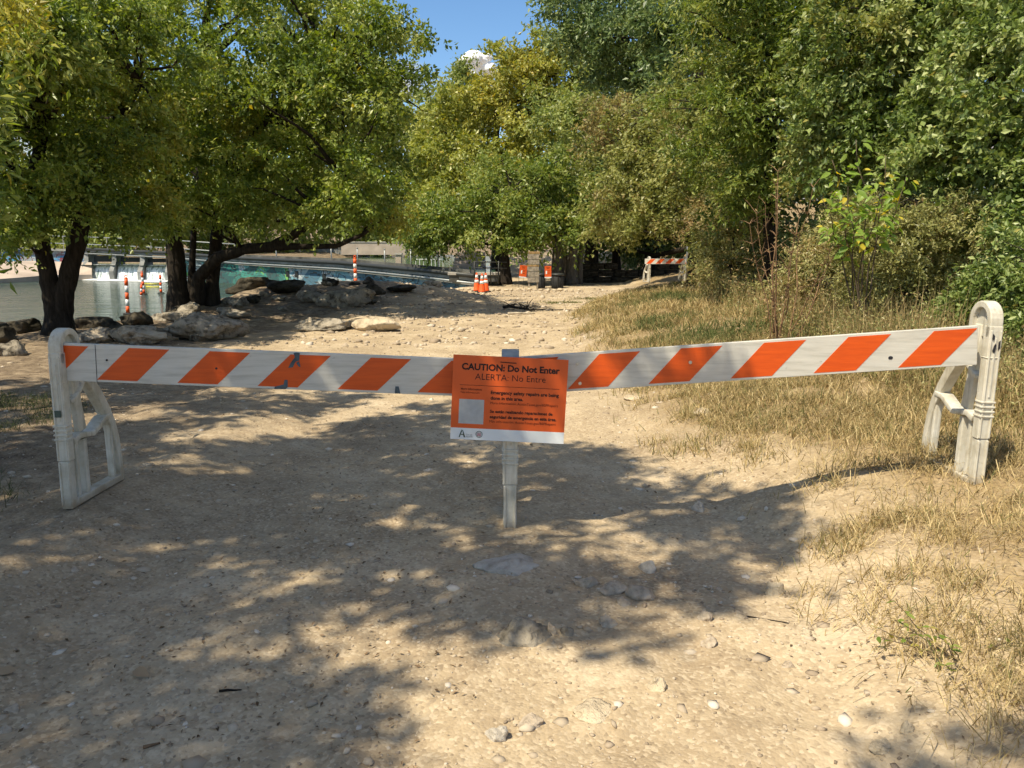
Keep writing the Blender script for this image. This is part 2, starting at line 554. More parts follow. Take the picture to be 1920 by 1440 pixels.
M["bark"] = mat_bark("dark_bark", (0.010, 0.008, 0.006), (0.050, 0.040, 0.030))
M["bark_pale"] = mat_bark("pale_bark", (0.05, 0.042, 0.034), (0.20, 0.175, 0.145))
M["twig"] = mat_plain("twig", (0.13, 0.10, 0.07), 0.9, 0.1, 0.3, 6)
M["dead_stalk"] = mat_plain("dead_stalk", (0.26, 0.16, 0.09), 0.9, 0.1, 0.3, 6)
M["rock"] = mat_rock("limestone", (0.22, 0.18, 0.13), (0.38, 0.32, 0.24), (0.52, 0.45, 0.35), 3.0)
M["rock_grey"] = mat_rock("grey_limestone", (0.13, 0.112, 0.084), (0.29, 0.252, 0.192), (0.43, 0.38, 0.30), 4.0)
M["rock_cream"] = mat_rock("cream_limestone", (0.34, 0.27, 0.18), (0.52, 0.43, 0.30), (0.60, 0.51, 0.37), 2.0, 0.7)
M["rock_dark"] = mat_rock("dark_rock", (0.020, 0.018, 0.013), (0.055, 0.047, 0.033), (0.13, 0.11, 0.08), 3.0)  # darkest of the rock tones
M["rock_blue"] = mat_rock("blue_grey_stone", (0.33, 0.29, 0.235), (0.45, 0.405, 0.335), (0.55, 0.50, 0.42), 14.0, 0.8)
M["stone_small"] = mat_rock("small_stone", (0.30, 0.24, 0.17), (0.42, 0.345, 0.255), (0.54, 0.465, 0.37), 16.0, 0.75)
t = NT("gravel_mix")
ti = t.attr("tint")
M["gravel"] = t.done(t.principled(t.ramp(ti, [(0.05, (0.10, 0.08, 0.06)), (0.4, (0.30, 0.235, 0.165)), (0.75, (0.42, 0.345, 0.25)), (1.0, (0.60, 0.53, 0.43))]), 0.9, 0.15))
t = NT("leaf_litter")
ti = t.attr("tint")
M["litter"] = t.done(t.principled(t.ramp(ti, [(0.05, (0.10, 0.065, 0.035)), (0.5, (0.24, 0.16, 0.09)), (0.9, (0.38, 0.29, 0.18))]), 0.8, 0.2))

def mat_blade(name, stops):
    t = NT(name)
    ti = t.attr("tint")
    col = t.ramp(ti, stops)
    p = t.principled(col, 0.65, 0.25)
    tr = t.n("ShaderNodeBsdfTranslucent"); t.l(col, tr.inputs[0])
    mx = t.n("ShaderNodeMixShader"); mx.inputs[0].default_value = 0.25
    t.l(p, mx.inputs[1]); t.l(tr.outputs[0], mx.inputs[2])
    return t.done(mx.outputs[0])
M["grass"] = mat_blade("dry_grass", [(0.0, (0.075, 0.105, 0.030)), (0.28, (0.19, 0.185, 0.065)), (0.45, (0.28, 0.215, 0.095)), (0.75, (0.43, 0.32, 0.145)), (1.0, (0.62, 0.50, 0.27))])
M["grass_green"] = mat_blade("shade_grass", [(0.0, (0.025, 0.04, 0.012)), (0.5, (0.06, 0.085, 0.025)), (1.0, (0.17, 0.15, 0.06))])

YEL = (0.30, 0.23, 0.02)
M["leaf_oak"] = mat_leaf("leaf_yellow_green", (0.081, 0.129, 0.021), (0.194, 0.262, 0.042), (0.365, 0.408, 0.119), (0.461, 0.385, 0.061), 0.36)
M["leaf_elm"] = mat_leaf("leaf_mid_green", (0.063, 0.105, 0.018), (0.153, 0.215, 0.037), (0.289, 0.324, 0.086), (0.353, 0.310, 0.069), 0.36)
M["leaf_olive"] = mat_leaf("leaf_olive", (0.132, 0.166, 0.032), (0.273, 0.302, 0.056), (0.414, 0.416, 0.113), (0.451, 0.348, 0.058), 0.36)
M["leaf_far"] = mat_leaf("leaf_far_green", (0.118, 0.162, 0.041), (0.226, 0.278, 0.069), (0.333, 0.362, 0.121), (0.361, 0.315, 0.081), 0.36)
M["leaf_blue"] = mat_leaf("leaf_blue_green", (0.070, 0.115, 0.038), (0.173, 0.237, 0.079), (0.333, 0.397, 0.179), (0.294, 0.307, 0.102), 0.32)
M["leaf_vine"] = mat_leaf("leaf_vine", (0.064, 0.104, 0.023), (0.179, 0.248, 0.059), (0.368, 0.419, 0.166), (0.386, 0.333, 0.090), 0.32, 0.42, 0.42)
M["leaf_dry"] = mat_leaf("leaf_dusty", (0.122, 0.134, 0.041), (0.282, 0.288, 0.097), (0.474, 0.454, 0.205), (0.371, 0.256, 0.122), 0.32)
M["leaf_vine_elm"] = mat_leaf("leaf_olive_green", (0.100, 0.120, 0.030), (0.235, 0.260, 0.070), (0.400, 0.410, 0.150), (0.330, 0.240, 0.110), 0.36)
M["leaf_bright"] = mat_leaf("leaf_bright", (0.100, 0.180, 0.026), (0.200, 0.310, 0.048), (0.340, 0.450, 0.105), (0.62, 0.50, 0.058), 0.5)

# ------------------------------------------------------------------ terrain
YR = [0, 2, 4, 6, 8, 12, 17, 21, 26, 32, 60]
XR = [1.25, 1.25, 1.35, 1.1, 0.98, 1.0, 1.2, 1.9, 3.4, 5.2, 6.0]
YS = [-60, 4, 8, 12, 15, 18, 22, 26, 30, 33, 36, 200]
XS = [-30, -20, -15, -11.5, -10.4, -10.0, -9.4, -8.4, -6.0, -3.6, -2.0, -2.0]
WATER_Z = -0.84
POOL_Z = 0.22

def ground_z(x, y, fine=True):
    x = np.atleast_1d(np.asarray(x, dtype=float))
    y = np.atleast_1d(np.asarray(y, dtype=float))
    z = -0.0065 * np.clip(y - 4, 0, 30)
    tt = x - np.interp(y, YR, XR)
    wob = 0.25 * vnoise(np.stack([x * 0.3, y * 0.9, x * 0], 1))
    tt = tt + wob
    tp = np.clip(tt, 0, None)
    z = z + 0.33 * (1 - np.exp(-tp / 0.9)) * sstep(-3, 1, y) + 0.055 * np.clip(tp, 0, 30)
    z = z + 0.12 * sstep(-1.7, -2.4, x) * sstep(10, 6, y)
    z = z + 0.50 * np.exp(-((x + 4.9) / 2.2) ** 2 - ((y - 25.5) / 3.6) ** 2)
    z = z + 0.25 * np.exp(-((x + 2.2) / 1.2) ** 2 - ((y - 25.0) / 2.0) ** 2)
    z = z + 0.36 * np.exp(-((x + 7.2) / 1.7) ** 2 - ((y - 23.0) / 2.2) ** 2)
    xs = np.interp(y, YS, XS)
    z = z - 1.75 * sstep(xs + 1.6, xs - 1.5, x) * sstep(-10, 4, y)
    far = sstep(61, 66, y + 0.30 * x + 12)
    z = np.where(y > 50, z + far * 2.6 * sstep(-14, -22, x) + far * 1.2 * sstep(-6, 0, x), z)
    z = z + sstep(80, 220, y) * 10
    if fine:
        p = np.stack([x, y, x * 0], 1)
        near = np.clip(1.4 - y / 30, 0.15, 1)
        z = z + near * (0.022 * fbm(p * 1.3, 3) + 0.012 * fbm(p * 6.0 + 9, 3) + 0.004 * fbm(p * 26.0 + 3, 2))
        z = z + 0.05 * fbm(p * 0.7 + 5, 4) * np.clip((y - 12) / 10, 0, 1) + 0.05 * fbm(p * 2.6 + 8, 3) * sstep(-2.4, -4, x) * sstep(13, 17, y)
        z = z + 0.05 * np.clip(tp, 0, 1) * fbm(p * 2.2 + 31, 3)
    return z

def gz(x, y):
    return float(ground_z(x, y)[0])

sx = np.linspace(-1, 1, 391)
outer = np.array([1.06, 1.15, 1.3, 1.5, 1.8, 2.3, 3.0, 5.0, 9.0, 20.0])
sx = np.concatenate([-outer[::-1], sx, outer])
ys = np.concatenate([[-400, -150, -60, -30, -15, -8, -4, -2, -1, 0, 0.5, 1.0, 1.3], np.geomspace(1.5, 60, 350), np.geomspace(63, 1500, 30)])
yw = 2.2 + 0.80 * np.clip(ys, 1.5, 60) + np.clip(ys - 60, 0, None) * 0.4
XX = sx[None, :] * yw[:, None]
YY = np.repeat(ys[:, None], len(sx), 1)
gx, gy = XX.ravel(), YY.ravel()
gzv = ground_z(gx, gy)
nr, nc = XX.shape
ii = (np.arange(nr - 1)[:, None] * nc + np.arange(nc - 1)[None, :]).ravel()
gf = np.stack([ii, ii + 1, ii + nc + 1, ii + nc], 1)
tt = gx - np.interp(gy, YR, XR)
pn = np.stack([gx, gy, gx * 0], 1)
nz = fbm(pn * 0.8 + 40, 4)
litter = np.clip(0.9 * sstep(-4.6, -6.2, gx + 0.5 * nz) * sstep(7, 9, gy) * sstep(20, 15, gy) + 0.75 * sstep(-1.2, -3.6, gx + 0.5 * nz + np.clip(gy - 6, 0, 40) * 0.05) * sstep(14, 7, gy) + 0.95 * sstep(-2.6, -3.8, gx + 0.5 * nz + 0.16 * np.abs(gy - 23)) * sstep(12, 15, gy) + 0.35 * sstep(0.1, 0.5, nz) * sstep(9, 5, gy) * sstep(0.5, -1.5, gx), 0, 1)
litter = np.clip(litter + 0.9 * sstep(2.2, 4.0, tt), 0, 1)
litter = np.clip(litter + sstep(52, 58, gy), 0, 1)
straw = np.clip(sstep(0.0, 0.9, tt + 0.35 * nz) * (1 - 0.6 * sstep(3.2, 2.2, gy)), 0, 1)
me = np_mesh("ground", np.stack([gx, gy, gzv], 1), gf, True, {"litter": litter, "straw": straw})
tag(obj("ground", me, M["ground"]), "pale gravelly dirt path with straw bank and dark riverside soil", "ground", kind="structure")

# water sheets
def sheet(name, pts, z, mat):
    me_ = bpy.data.meshes.new(name)
    me_.from_pydata([(a, b, z) for a, b in pts], [], [tuple(range(len(pts)))])
    return obj(name, me_, mat)
# dam line: stations (x, y, top z)
DAM = [(-1.59, 33, 0.212), (-3.961, 36, 0.338), (-9.005, 41, 0.59), (-17.824, 50, 0.721), (-23.264, 53.5, 0.99), (-31.197, 57, 1.262), (-45.755, 62, 1.656)]
tag(sheet("river", [(-1.0, 31.5), (-5, 12), (-60, 8), (-60, 64), (DAM[6][0], DAM[6][1] + .4), (DAM[3][0], DAM[3][1] + .4), (DAM[0][0], DAM[0][1] + .4)], WATER_Z, M["water"]), "grey green river below the dam", "river", kind="structure")
tag(sheet("pool", [(DAM[0][0] + 1, DAM[0][1] + .5), (DAM[3][0], DAM[3][1] + .5), (DAM[6][0], DAM[6][1] + .5), (-70, 130), (-4, 130)], POOL_Z, M["pool"]), "still green pool held above the dam", "pool", kind="structure")

# ------------------------------------------------------------------ foliage builders
def leaf_mesh(name, pos, axis, nrm, size, width, tint, warm):
    axis = norm(axis)
    nrm = norm(nrm - axis * np.sum(axis * nrm, 1, keepdims=True))
    side = np.cross(axis, nrm)
    L_ = size[:, None]
    W_ = (size * width)[:, None]
    b = pos
    tip = pos + axis * L_ - nrm * L_ * 0.14
    mid = pos + axis * L_ * 0.45 + nrm * L_ * 0.05
    l = mid + side * W_ * 0.5
    r = mid - side * W_ * 0.5
    n = len(pos)
    v = np.stack([b, r, tip, l], 1).reshape(-1, 3)
    f = np.arange(n * 4).reshape(n, 4)
    return np_mesh(name, v, f, False, {"tint": np.repeat(tint, 4), "warm": np.repeat(warm, 4)})

def make_leaves(centers, outs, rad, tw, lf, size, width=0.55, droop=0.25, ctint=None, cwarm=None, upness=0.25, spread=0.9, wjit=0.15):
    n = len(centers)
    d = norm(outs[:, None, :] * 0.75 + rng.normal(0, 1, (n, tw, 3)) * spread * np.array([1, 1, 0.7]) + np.array([0, 0, 0.12]))
    ln = rad[:, None] * rng.uniform(0.6, 1.35, (n, tw))
    s = rng.uniform(0.08, 1.0, (n, tw, lf)) ** 0.8
    p = centers[:, None, None, :] - outs[:, None, None, :] * (rad * 0.35)[:, None, None, None] + d[:, :, None, :] * (ln[:, :, None] * s)[..., None]
    p[..., 2] -= droop * ln[:, :, None] * s * s
    p = p + rng.normal(0, 1, p.shape) * (size * 0.55)
    m = n * tw * lf
    ax = np.repeat(d[:, :, None, :], lf, 2) * 0.7 + rng.normal(0, 0.75, (n, tw, lf, 3)) + np.array([0, 0, -0.35])
    nr_ = rng.normal(0, 0.55, (n, tw, lf, 3)) + np.array([0, 0, upness]) + np.repeat(np.repeat(outs[:, None, None, :], tw, 1), lf, 2) * 0.25
    sz = size * rng.uniform(0.42, 1.42, m)
    ct = ctint if ctint is not None else rng.uniform(0.25, 0.75, n)
    ct = ct[:, None, None] + rng.normal(0, 0.08, (n, tw, 1))
    ti = np.clip(np.broadcast_to(ct, (n, tw, lf)).reshape(-1) + rng.normal(0, 0.17, m), 0, 1)
    cw = cwarm if cwarm is not None else np.zeros(n)
    wa = np.clip(np.repeat(cw, tw * lf) + rng.normal(0, wjit, m) * (np.repeat(cw, tw * lf) > 0.01) + (rng.random(m) < 0.012) * 0.8, 0, 1)
    return p.reshape(-1, 3), ax.reshape(-1, 3), nr_.reshape(-1, 3), sz, width, ti, wa

def sample_lobes(lobes, n, inner=0.35):
    Lb = np.array(lobes, dtype=float)
    w = (Lb[:, 3] * Lb[:, 4] * Lb[:, 5]) ** (2 / 3)
    k = rng.choice(len(Lb), n, p=w / w.sum())
    d = norm(rng.normal(0, 1, (n, 3)))
    r = (inner + (1 - inner) * rng.random(n) ** 0.6)
    r = np.where(rng.random(n) < 0.13, rng.uniform(1.0, 1.32, n), r)
    c = Lb[k, :3] + d * r[:, None] * Lb[k, 3:]
    o = norm(d / Lb[k, 3:])
    return c, o, r

def crooked(a, b, n=6, amp=0.12, sag=0.0):
    a, b = Vector(a), Vector(b)
    ln = (b - a).length
    out = []
    ph = random.random() * 100
    for i in range(n + 1):
        t = i / n
        p = a.lerp(b, t)
        w = math.sin(math.pi * t)
        j = mnoise.noise_vector(Vector((ph + t * 2.7, ph, 0))) * amp * ln * w
        p = p + j + Vector((0, 0, sag * ln * w))
        out.append(p)
    return out

def make_tree(name, label, cat, base, trunks, lobes, n_clump, tw, lf, leaf, size, rad=0.55, bark="bark", group=None, n_limb=30, tint=(0.5, 0.18), warm=None, droop=0.25, inner=0.35, width=0.55, limb_r=0.035, upness=0.25):
    root = empty(name, base)
    B = Vector(base)
    for pts, r0, r1 in trunks:
        m = len(pts)
        mb = MB()
        rr = [r0 + (r1 - r0) * i / (m - 1) for i in range(m)]
        rr[0] *= 1.35
        # resample for a gnarled surface
        P3, RR = [], []
        for i in range(m - 1):
            for k in range(4):
                tt_ = k / 4
                P3.append(Vector(pts[i]).lerp(Vector(pts[i + 1]), tt_) - B)
                RR.append(rr[i] + (rr[i + 1] - rr[i]) * tt_)
        P3.append(Vector(pts[-1]) - B)
        RR.append(rr[-1])
        mb.tube(P3, RR, 14, True, 0.16, random.random() * 50)
        mb.build("trunk", M[bark], root, True)
    c, o, r = sample_lobes(lobes, n_clump, inner)
    anchors = []
    for pts, r0, r1 in trunks:
        for p in pts[1:]:
            anchors.append(Vector(p))
    if anchors and n_limb:
        mb = MB()
        for i in rng.choice(n_clump, min(n_limb, n_clump), replace=False):
            tgt = Vector(c[i])
            below = [a for a in anchors if a.z < tgt.z + 0.6] or anchors
            a = min(below, key=lambda q: (q - tgt).length)
            pp = crooked(a, tgt, 5, 0.16, 0.05)
            r0 = limb_r * (0.6 + 0.25 * (tgt - a).length)
            mb.tube([p - B for p in pp], [r0 * (1 - 0.85 * k / 5) for k in range(6)], 5, False)
        tag(mb.build("limbs", M[bark], root, True), kind="stuff")
    ct = np.clip(rng.normal(tint[0], tint[1], n_clump), 0, 1)
    cw = None
    if warm is not None:
        cw = warm(c)
    rad_a = rad * rng.uniform(0.7, 1.35, n_clump)
    lv = make_leaves(c - np.array(base), o, rad_a, tw, lf, size, width, droop, ct, cw, upness)
    tag(obj("crown", leaf_mesh("crown", *lv), M[leaf], root), kind="stuff")
    tag(root, label, cat, group)
    return root

# ------------------------------------------------------------------ trees
def on_ground(p):
    return (p[0], p[1], gz(p[0], p[1]) - 0.05)

def patch_warm(freq, lo, hi, amt, seed=0.0):
    def f(c):
        n = fbm(c * freq + seed, 2)
        return np.clip(sstep(lo, hi, n) * amt, 0, 1)
    return f

# the tree that shades the foreground stands behind and left of the viewpoint; footprint on the ground -> height in the canopy
def over(gx_, gy_, h, r, rz):
    return (gx_ + TO_SUN.x / TO_SUN.z * h, gy_ + TO_SUN.y / TO_SUN.z * h, h, r, r, rz)
OV = [over(-3.4, 5.4, 6.4, 1.5, 0.7), over(-1.5, 5.0, 6.6, 1.2, 0.6), over(0.2, 4.55, 6.8, 0.75, 0.4), over(1.05, 4.0, 7.0, 0.5, 0.3), over(0.5, 5.5, 6.5, 0.5, 0.3),
      over(-2.6, 7.3, 6.2, 1.1, 0.5), over(-0.9, 6.7, 6.4, 0.8, 0.4), over(-3.8, 3.2, 6.5, 1.4, 0.7), over(-1.8, 3.0, 6.9, 1.0, 0.6), over(-0.35, 3.5, 7.0, 0.7, 0.4),
      over(0.25, 3.15, 7.0, 0.45, 0.25), over(-0.75, 2.25, 7.2, 0.55, 0.3), over(-5.8, 6.8, 6.6, 1.5, 0.8), over(-2.2, 1.6, 6.9, 1.0, 0.6), over(0.9, 4.6, 6.6, 0.5, 0.3), over(-0.6, 5.6, 6.2, 0.8, 0.4), over(-2.4, 4.2, 6.2, 1.0, 0.5), over(-0.6, 4.3, 6.6, 0.9, 0.4), over(-4.6, 8.6, 6.4, 1.2, 0.5), over(-1.2, 1.6, 7.0, 0.6, 0.3), over(1.35, 4.25, 6.6, 0.3, 0.2), over(0.95, 3.45, 6.9, 0.35, 0.2), over(1.3, 2.1, 7.0, 0.3, 0.2), over(0.9, 1.9, 7.0, 0.25, 0.15), over(1.75, 2.05, 7.0, 0.35, 0.2)]
make_tree("pecan_tree", "big tree overhead whose boughs shade the foreground path", "tree", on_ground((-8.2, 1.6, 0)),
          [([on_ground((-8.2, 1.6, 0)), (-8.1, 1.6, 1.8), (-7.9, 1.8, 3.6), (-7.2, 2.2, 5.2), (-6.4, 2.6, 6.0)], 0.32, 0.10),
           ([(-7.9, 1.8, 3.6), (-7.4, 3.4, 4.8), (-6.8, 4.6, 5.8)], 0.14, 0.05),
           ([(-7.2, 2.2, 5.2), (-5.6, 2.0, 6.2), (-4.4, 2.1, 6.6)], 0.10, 0.035)],
          OV, 430, 8, 22, "leaf_elm", 0.105, 0.36, n_limb=60, droop=0.2, inner=0.1, upness=1.0, limb_r=0.015)
make_tree("soapberry_tree", "near branch hanging down with long dark leaves at the left edge", "tree", on_ground((-6.6, 6.3, 0)),
          [([on_ground((-6.6, 6.3, 0)), (-6.5, 6.3, 1.5), (-6.1, 6.4, 3.0), (-5.3, 6.6, 4.0), (-4.6, 6.9, 4.4)], 0.16, 0.05)],
          [(-4.53, 6.6, 2.11, 0.23, 0.5, 0.41), (-4.488, 6.4, 1.498, 0.18, 0.4, 0.22), (-4.938, 8, 3.743, 0.56, 0.7, 0.28), (-5.17, 7.2, 2.989, 0.55, 0.8, 0.55), (-4.804, 6.8, 2.479, 0.28, 0.6, 0.47)],
          55, 6, 15, "leaf_oak", 0.11, 0.30, n_limb=26, droop=0.6, width=0.34, tint=(0.42, 0.18), warm=lambda c: np.where(c[:, 2] > 3.6, 0.45, 0.0), limb_r=0.02)

b1 = (-8.359, 14, -0.063)
make_tree("riverside_oak", "forked dark trunk and leafy crown beside the water at far left", "tree", on_ground(b1),
          [([on_ground(b1), (-8.32, 14, 0.308), (-8.352, 14, 0.743), (-8.421, 14, 1.363), (-8.455, 14, 1.926), (-8.32, 13.8, 2.739), (-7.968, 13.6, 3.511)], 0.185, 0.09),
           ([on_ground((-8.271, 14.05, -0.069)), (-8.233, 14.05, 0.303), (-8.13, 14.05, 0.74), (-7.912, 14.05, 1.362), (-7.702, 14.05, 1.927), (-7.452, 14.2, 2.774), (-7.142, 14.4, 3.627), (-6.64, 14.4, 4.446)], 0.20, 0.09)],
          [(-8.073, 13.2, 2.772, 1.19, 1.6, 0.87), (-7.304, 14, 3.21, 1.46, 1.8, 0.97), (-7.737, 13.5, 4.264, 1.69, 1.8, 1.03), (-6.743, 14.5, 4.916, 1.41, 1.8, 1.11), (-8.227, 12.8, 1.892, 0.62, 0.9, 0.31), (-7.069, 14.2, 2.261, 0.94, 1.2, 0.44),
           (-9.572, 13.5, 3.839, 1.22, 1.8, 1.41), (-7.359, 13.5, 5.344, 1.88, 1.8, 0.75), (-7.654, 13.6, 2.141, 0.85, 1.0, 0.33), (-8.997, 13, 2.071, 0.81, 1.2, 0.45), (-7.642, 11.4, 3.981, 1.03, 1.4, 0.63), (-7.041, 12, 4.628, 1.0, 1.2, 0.5), (-7.559, 10.6, 4.072, 1.1, 1.3, 0.52), (-6.67, 11, 4.37, 0.84, 1.1, 0.34), (-6.45, 12.2, 4.605, 0.76, 1.0, 0.38), (-8.358, 16.4, 4.438, 1.37, 1.4, 0.91), (-6.959, 14, 1.833, 0.58, 0.8, 0.19), (-8.149, 12.7, 1.635, 0.4, 0.6, 0.19), (-7.674, 13.4, 1.73, 0.56, 0.6, 0.13)],
          410, 9, 23, "leaf_oak", 0.092, 0.44, n_limb=70, tint=(0.42, 0.2), warm=patch_warm(0.5, 0.2, 0.7, 0.5, 3.0), limb_r=0.04)

b2 = (-8.63, 20, -0.134)
make_tree("spreading_oak", "wide spreading tree with several dark trunks and a low limb reaching right", "tree", on_ground(b2),
          [([on_ground(b2), (-8.639, 20, 0.473), (-8.649, 20, 1.424), (-8.658, 20, 2.36), (-8.447, 19.6, 3.501), (-7.888, 19.2, 4.813), (-7.134, 18.8, 6.036)], 0.27, 0.11),
           ([on_ground((-7.97, 20.4, 0.002)), (-7.902, 20.4, 0.591), (-7.761, 20.4, 1.422), (-7.649, 20.4, 2.241), (-7.132, 20, 3.281), (-5.866, 19.2, 4.57), (-4.391, 18.6, 5.758)], 0.19, 0.08),
           ([on_ground((-8.32, 20.2, -0.095)), (-8.095, 20.0, 0.746), (-7.462, 19.8, 1.265), (-6.702, 19.4, 1.454), (-5.814, 18.9, 1.532), (-5.042, 18.5, 1.867), (-4.445, 18.2, 2.286), (-3.734, 17.9, 3.097)], 0.18, 0.07),
           ([on_ground((-8.599, 20.6, -0.127)), (-8.488, 20.6, 1.003), (-8.35, 20.6, 2.111), (-8.118, 20.4, 3.049)], 0.10, 0.06),
           ([(-5.814, 18.9, 1.532), (-4.905, 18.4, 1.532), (-4.06, 18.0, 1.532), (-3.379, 17.7, 1.794), (-2.869, 17.6, 2.144)], 0.08, 0.03)],
          [(-6.662, 18.4, 3.499, 2.17, 2.0, 1.28), (-4.818, 18.2, 4.757, 2.27, 2.2, 1.52), (-6.846, 18.6, 5.527, 2.45, 2.2, 1.42), (-3.852, 18.4, 5.94, 1.79, 2.0, 1.28), (-5.07, 18.6, 6.784, 2.58, 2.2, 1.03), (-3.079, 17.6, 3.071, 0.92, 1.4, 1.22),
           (-3.808, 17.6, 2.587, 1.34, 1.3, 0.59), (-5.907, 18.2, 2.623, 1.52, 1.5, 0.53), (-8.358, 19, 4.175, 1.72, 1.8, 1.32), (-2.859, 18, 4.722, 0.88, 1.4, 1.06), (-2.517, 18, 6.396, 0.75, 0.9, 0.47), (-1.786, 18, 6.044, 0.45, 0.4, 0.17), (-2.674, 17.5, 2.164, 0.51, 0.8, 0.34),
           (-8.414, 18.8, 2.373, 1.11, 1.2, 0.52), (-6.835, 19, 7.923, 3.43, 2.6, 0.92), (-2.127, 18, 5.51, 0.45, 0.7, 0.38), (-7.03, 22, 4.733, 2.6, 2.0, 1.68), (-5.057, 22.5, 5.661, 2.03, 2.0, 1.72), (-4.436, 22, 3.599, 1.22, 1.6, 1.07), (-6.677, 22.5, 3.205, 2.03, 1.6, 0.78)],
          660, 9, 22, "leaf_oak", 0.107, 0.50, n_limb=110, tint=(0.5, 0.2), warm=patch_warm(0.45, 0.3, 0.8, 0.4, 11.0), limb_r=0.05)

b3 = (-0.289, 35, -0.083)
make_tree("cedar_elm", "small green tree behind the cones with a single dark trunk", "tree", on_ground(b3),
          [([on_ground(b3), (-0.312, 35, 0.633), (-0.431, 35, 1.579), (-0.383, 35.2, 2.521), (-0.12, 35.4, 3.699)], 0.27, 0.13)],
          [(-0.238, 35, 2.865, 2.67, 2.2, 1.09), (-1.905, 35, 2.399, 2.07, 2.0, 0.92), (1.548, 35, 2.399, 2.07, 1.8, 0.88), (-3.179, 36, 2.783, 1.38, 1.8, 1.38), (0.0, 36, 4.326, 2.75, 2.3, 1.38), (0.348, 34, 1.692, 1.3, 1.2, 0.38), (-3.927, 36, 2.063, 1.0, 1.4, 0.75)],
          190, 8, 19, "leaf_elm", 0.18, 0.85, n_limb=40, tint=(0.6, 0.2), limb_r=0.06)
make_tree("cottonwood", "tall olive yellow tree in the middle distance under the open sky", "tree", on_ground((-0.8, 47, 0)),
          [([on_ground((-0.8, 47, 0)), (-0.9, 47, 3), (-1.2, 46.8, 6), (-0.8, 46.6, 9), (-0.4, 46.6, 11)], 0.35, 0.12)],
          [(-2.92, 46, 7.339, 2.4, 3.0, 3.19), (-0.304, 46, 9.972, 2.08, 2.8, 2.4), (-3.638, 45, 5.172, 1.88, 2.6, 2.5), (0.919, 46, 8.223, 3.35, 3.6, 3.83), (-2.682, 44, 3.79, 2.6, 2.6, 1.53), (-5.06, 47, 5.64, 1.14, 2.2, 3.43), (1.232, 47, 12.355, 1.89, 2.5, 1.63), (-0.296, 44, 5.664, 2.75, 2.5, 1.83), (-3.509, 48, 8.973, 1.5, 2.0, 1.17), (-4.793, 48, 8.514, 1.33, 2.2, 1.67), (3.107, 47, 10.156, 2.28, 2.6, 2.61), (3.777, 48, 12.437, 2.0, 2.4, 1.67)],
          380, 8, 20, "leaf_olive", 0.24, 1.0, n_limb=40, tint=(0.55, 0.18), warm=patch_warm(0.22, 0.1, 0.6, 0.22, 7.0), limb_r=0.07)
make_tree("hackberry", "round green tree behind the pale trunks and the timber post", "tree", on_ground((4.2, 41, 0)),
          [([on_ground((4.2, 41, 0)), (4.2, 41, 3), (4.1, 40.6, 6), (4.4, 40, 8)], 0.34, 0.12)],
          [(3.474, 40, 6.582, 2.92, 2.8, 3.19), (4.11, 38, 3.858, 2.51, 2.6, 1.58), (5.156, 41, 8.797, 2.14, 2.6, 2.42), (2.373, 39, 3.919, 2.03, 2.4, 1.62), (5.108, 38, 5.101, 1.85, 2.2, 2.38)],
          190, 8, 19, "leaf_far", 0.22, 1.0, n_limb=30, tint=(0.5, 0.2), limb_r=0.07)
tb = [1046, 1058, 1068, 1078]
make_tree("pale_trunk_elm", "clump of pale fluted trunks beside the dark stone wall", "tree", on_ground((2.531, 36, -0.178)),
          [([on_ground((2.134, 36, -0.178)), (2.074, 36, 0.851), (2.108, 36, 2.304)], 0.26, 0.2), ([on_ground((2.496, 36.2, -0.188)), (2.433, 36.2, 0.847), (2.366, 36.2, 2.308)], 0.2, 0.15),
           ([on_ground((2.78, 36, -0.178)), (2.765, 36, 0.851), (2.942, 36, 2.304)], 0.26, 0.18), ([on_ground((3.112, 36.4, -0.197)), (3.192, 36.4, 1.09), (3.439, 36.6, 2.317)], 0.16, 0.12)],
          [(2.929, 36, 3.141, 2.25, 2.0, 1.12), (4.394, 36, 3.141, 1.75, 1.8, 0.75), (1.757, 37, 3.064, 1.54, 1.6, 1.03)],
          60, 8, 26, "leaf_elm", 0.15, 0.85, bark="bark_pale", n_limb=20, tint=(0.45, 0.2), limb_r=0.05)
make_tree("far_cedar", "small pointed dark green treetop beside the cloud", "tree", on_ground((-4.4, 78, 0)),
          [([on_ground((-4.4, 78, 0)), (-4.4, 78, 8), (-4.4, 78, 18)], 0.3, 0.1)],
          [(-4.825, 78, 17.797, 1.19, 1.6, 1.41), (-5.675, 78, 15.598, 2.17, 2.2, 1.73), (-4.135, 78, 14.859, 2.17, 2.4, 2.71), (-6.751, 78, 12.877, 2.17, 2.4, 3.25)],
          60, 7, 24, "leaf_far", 0.32, 1.5, n_limb=12, tint=(0.42, 0.18), limb_r=0.07)

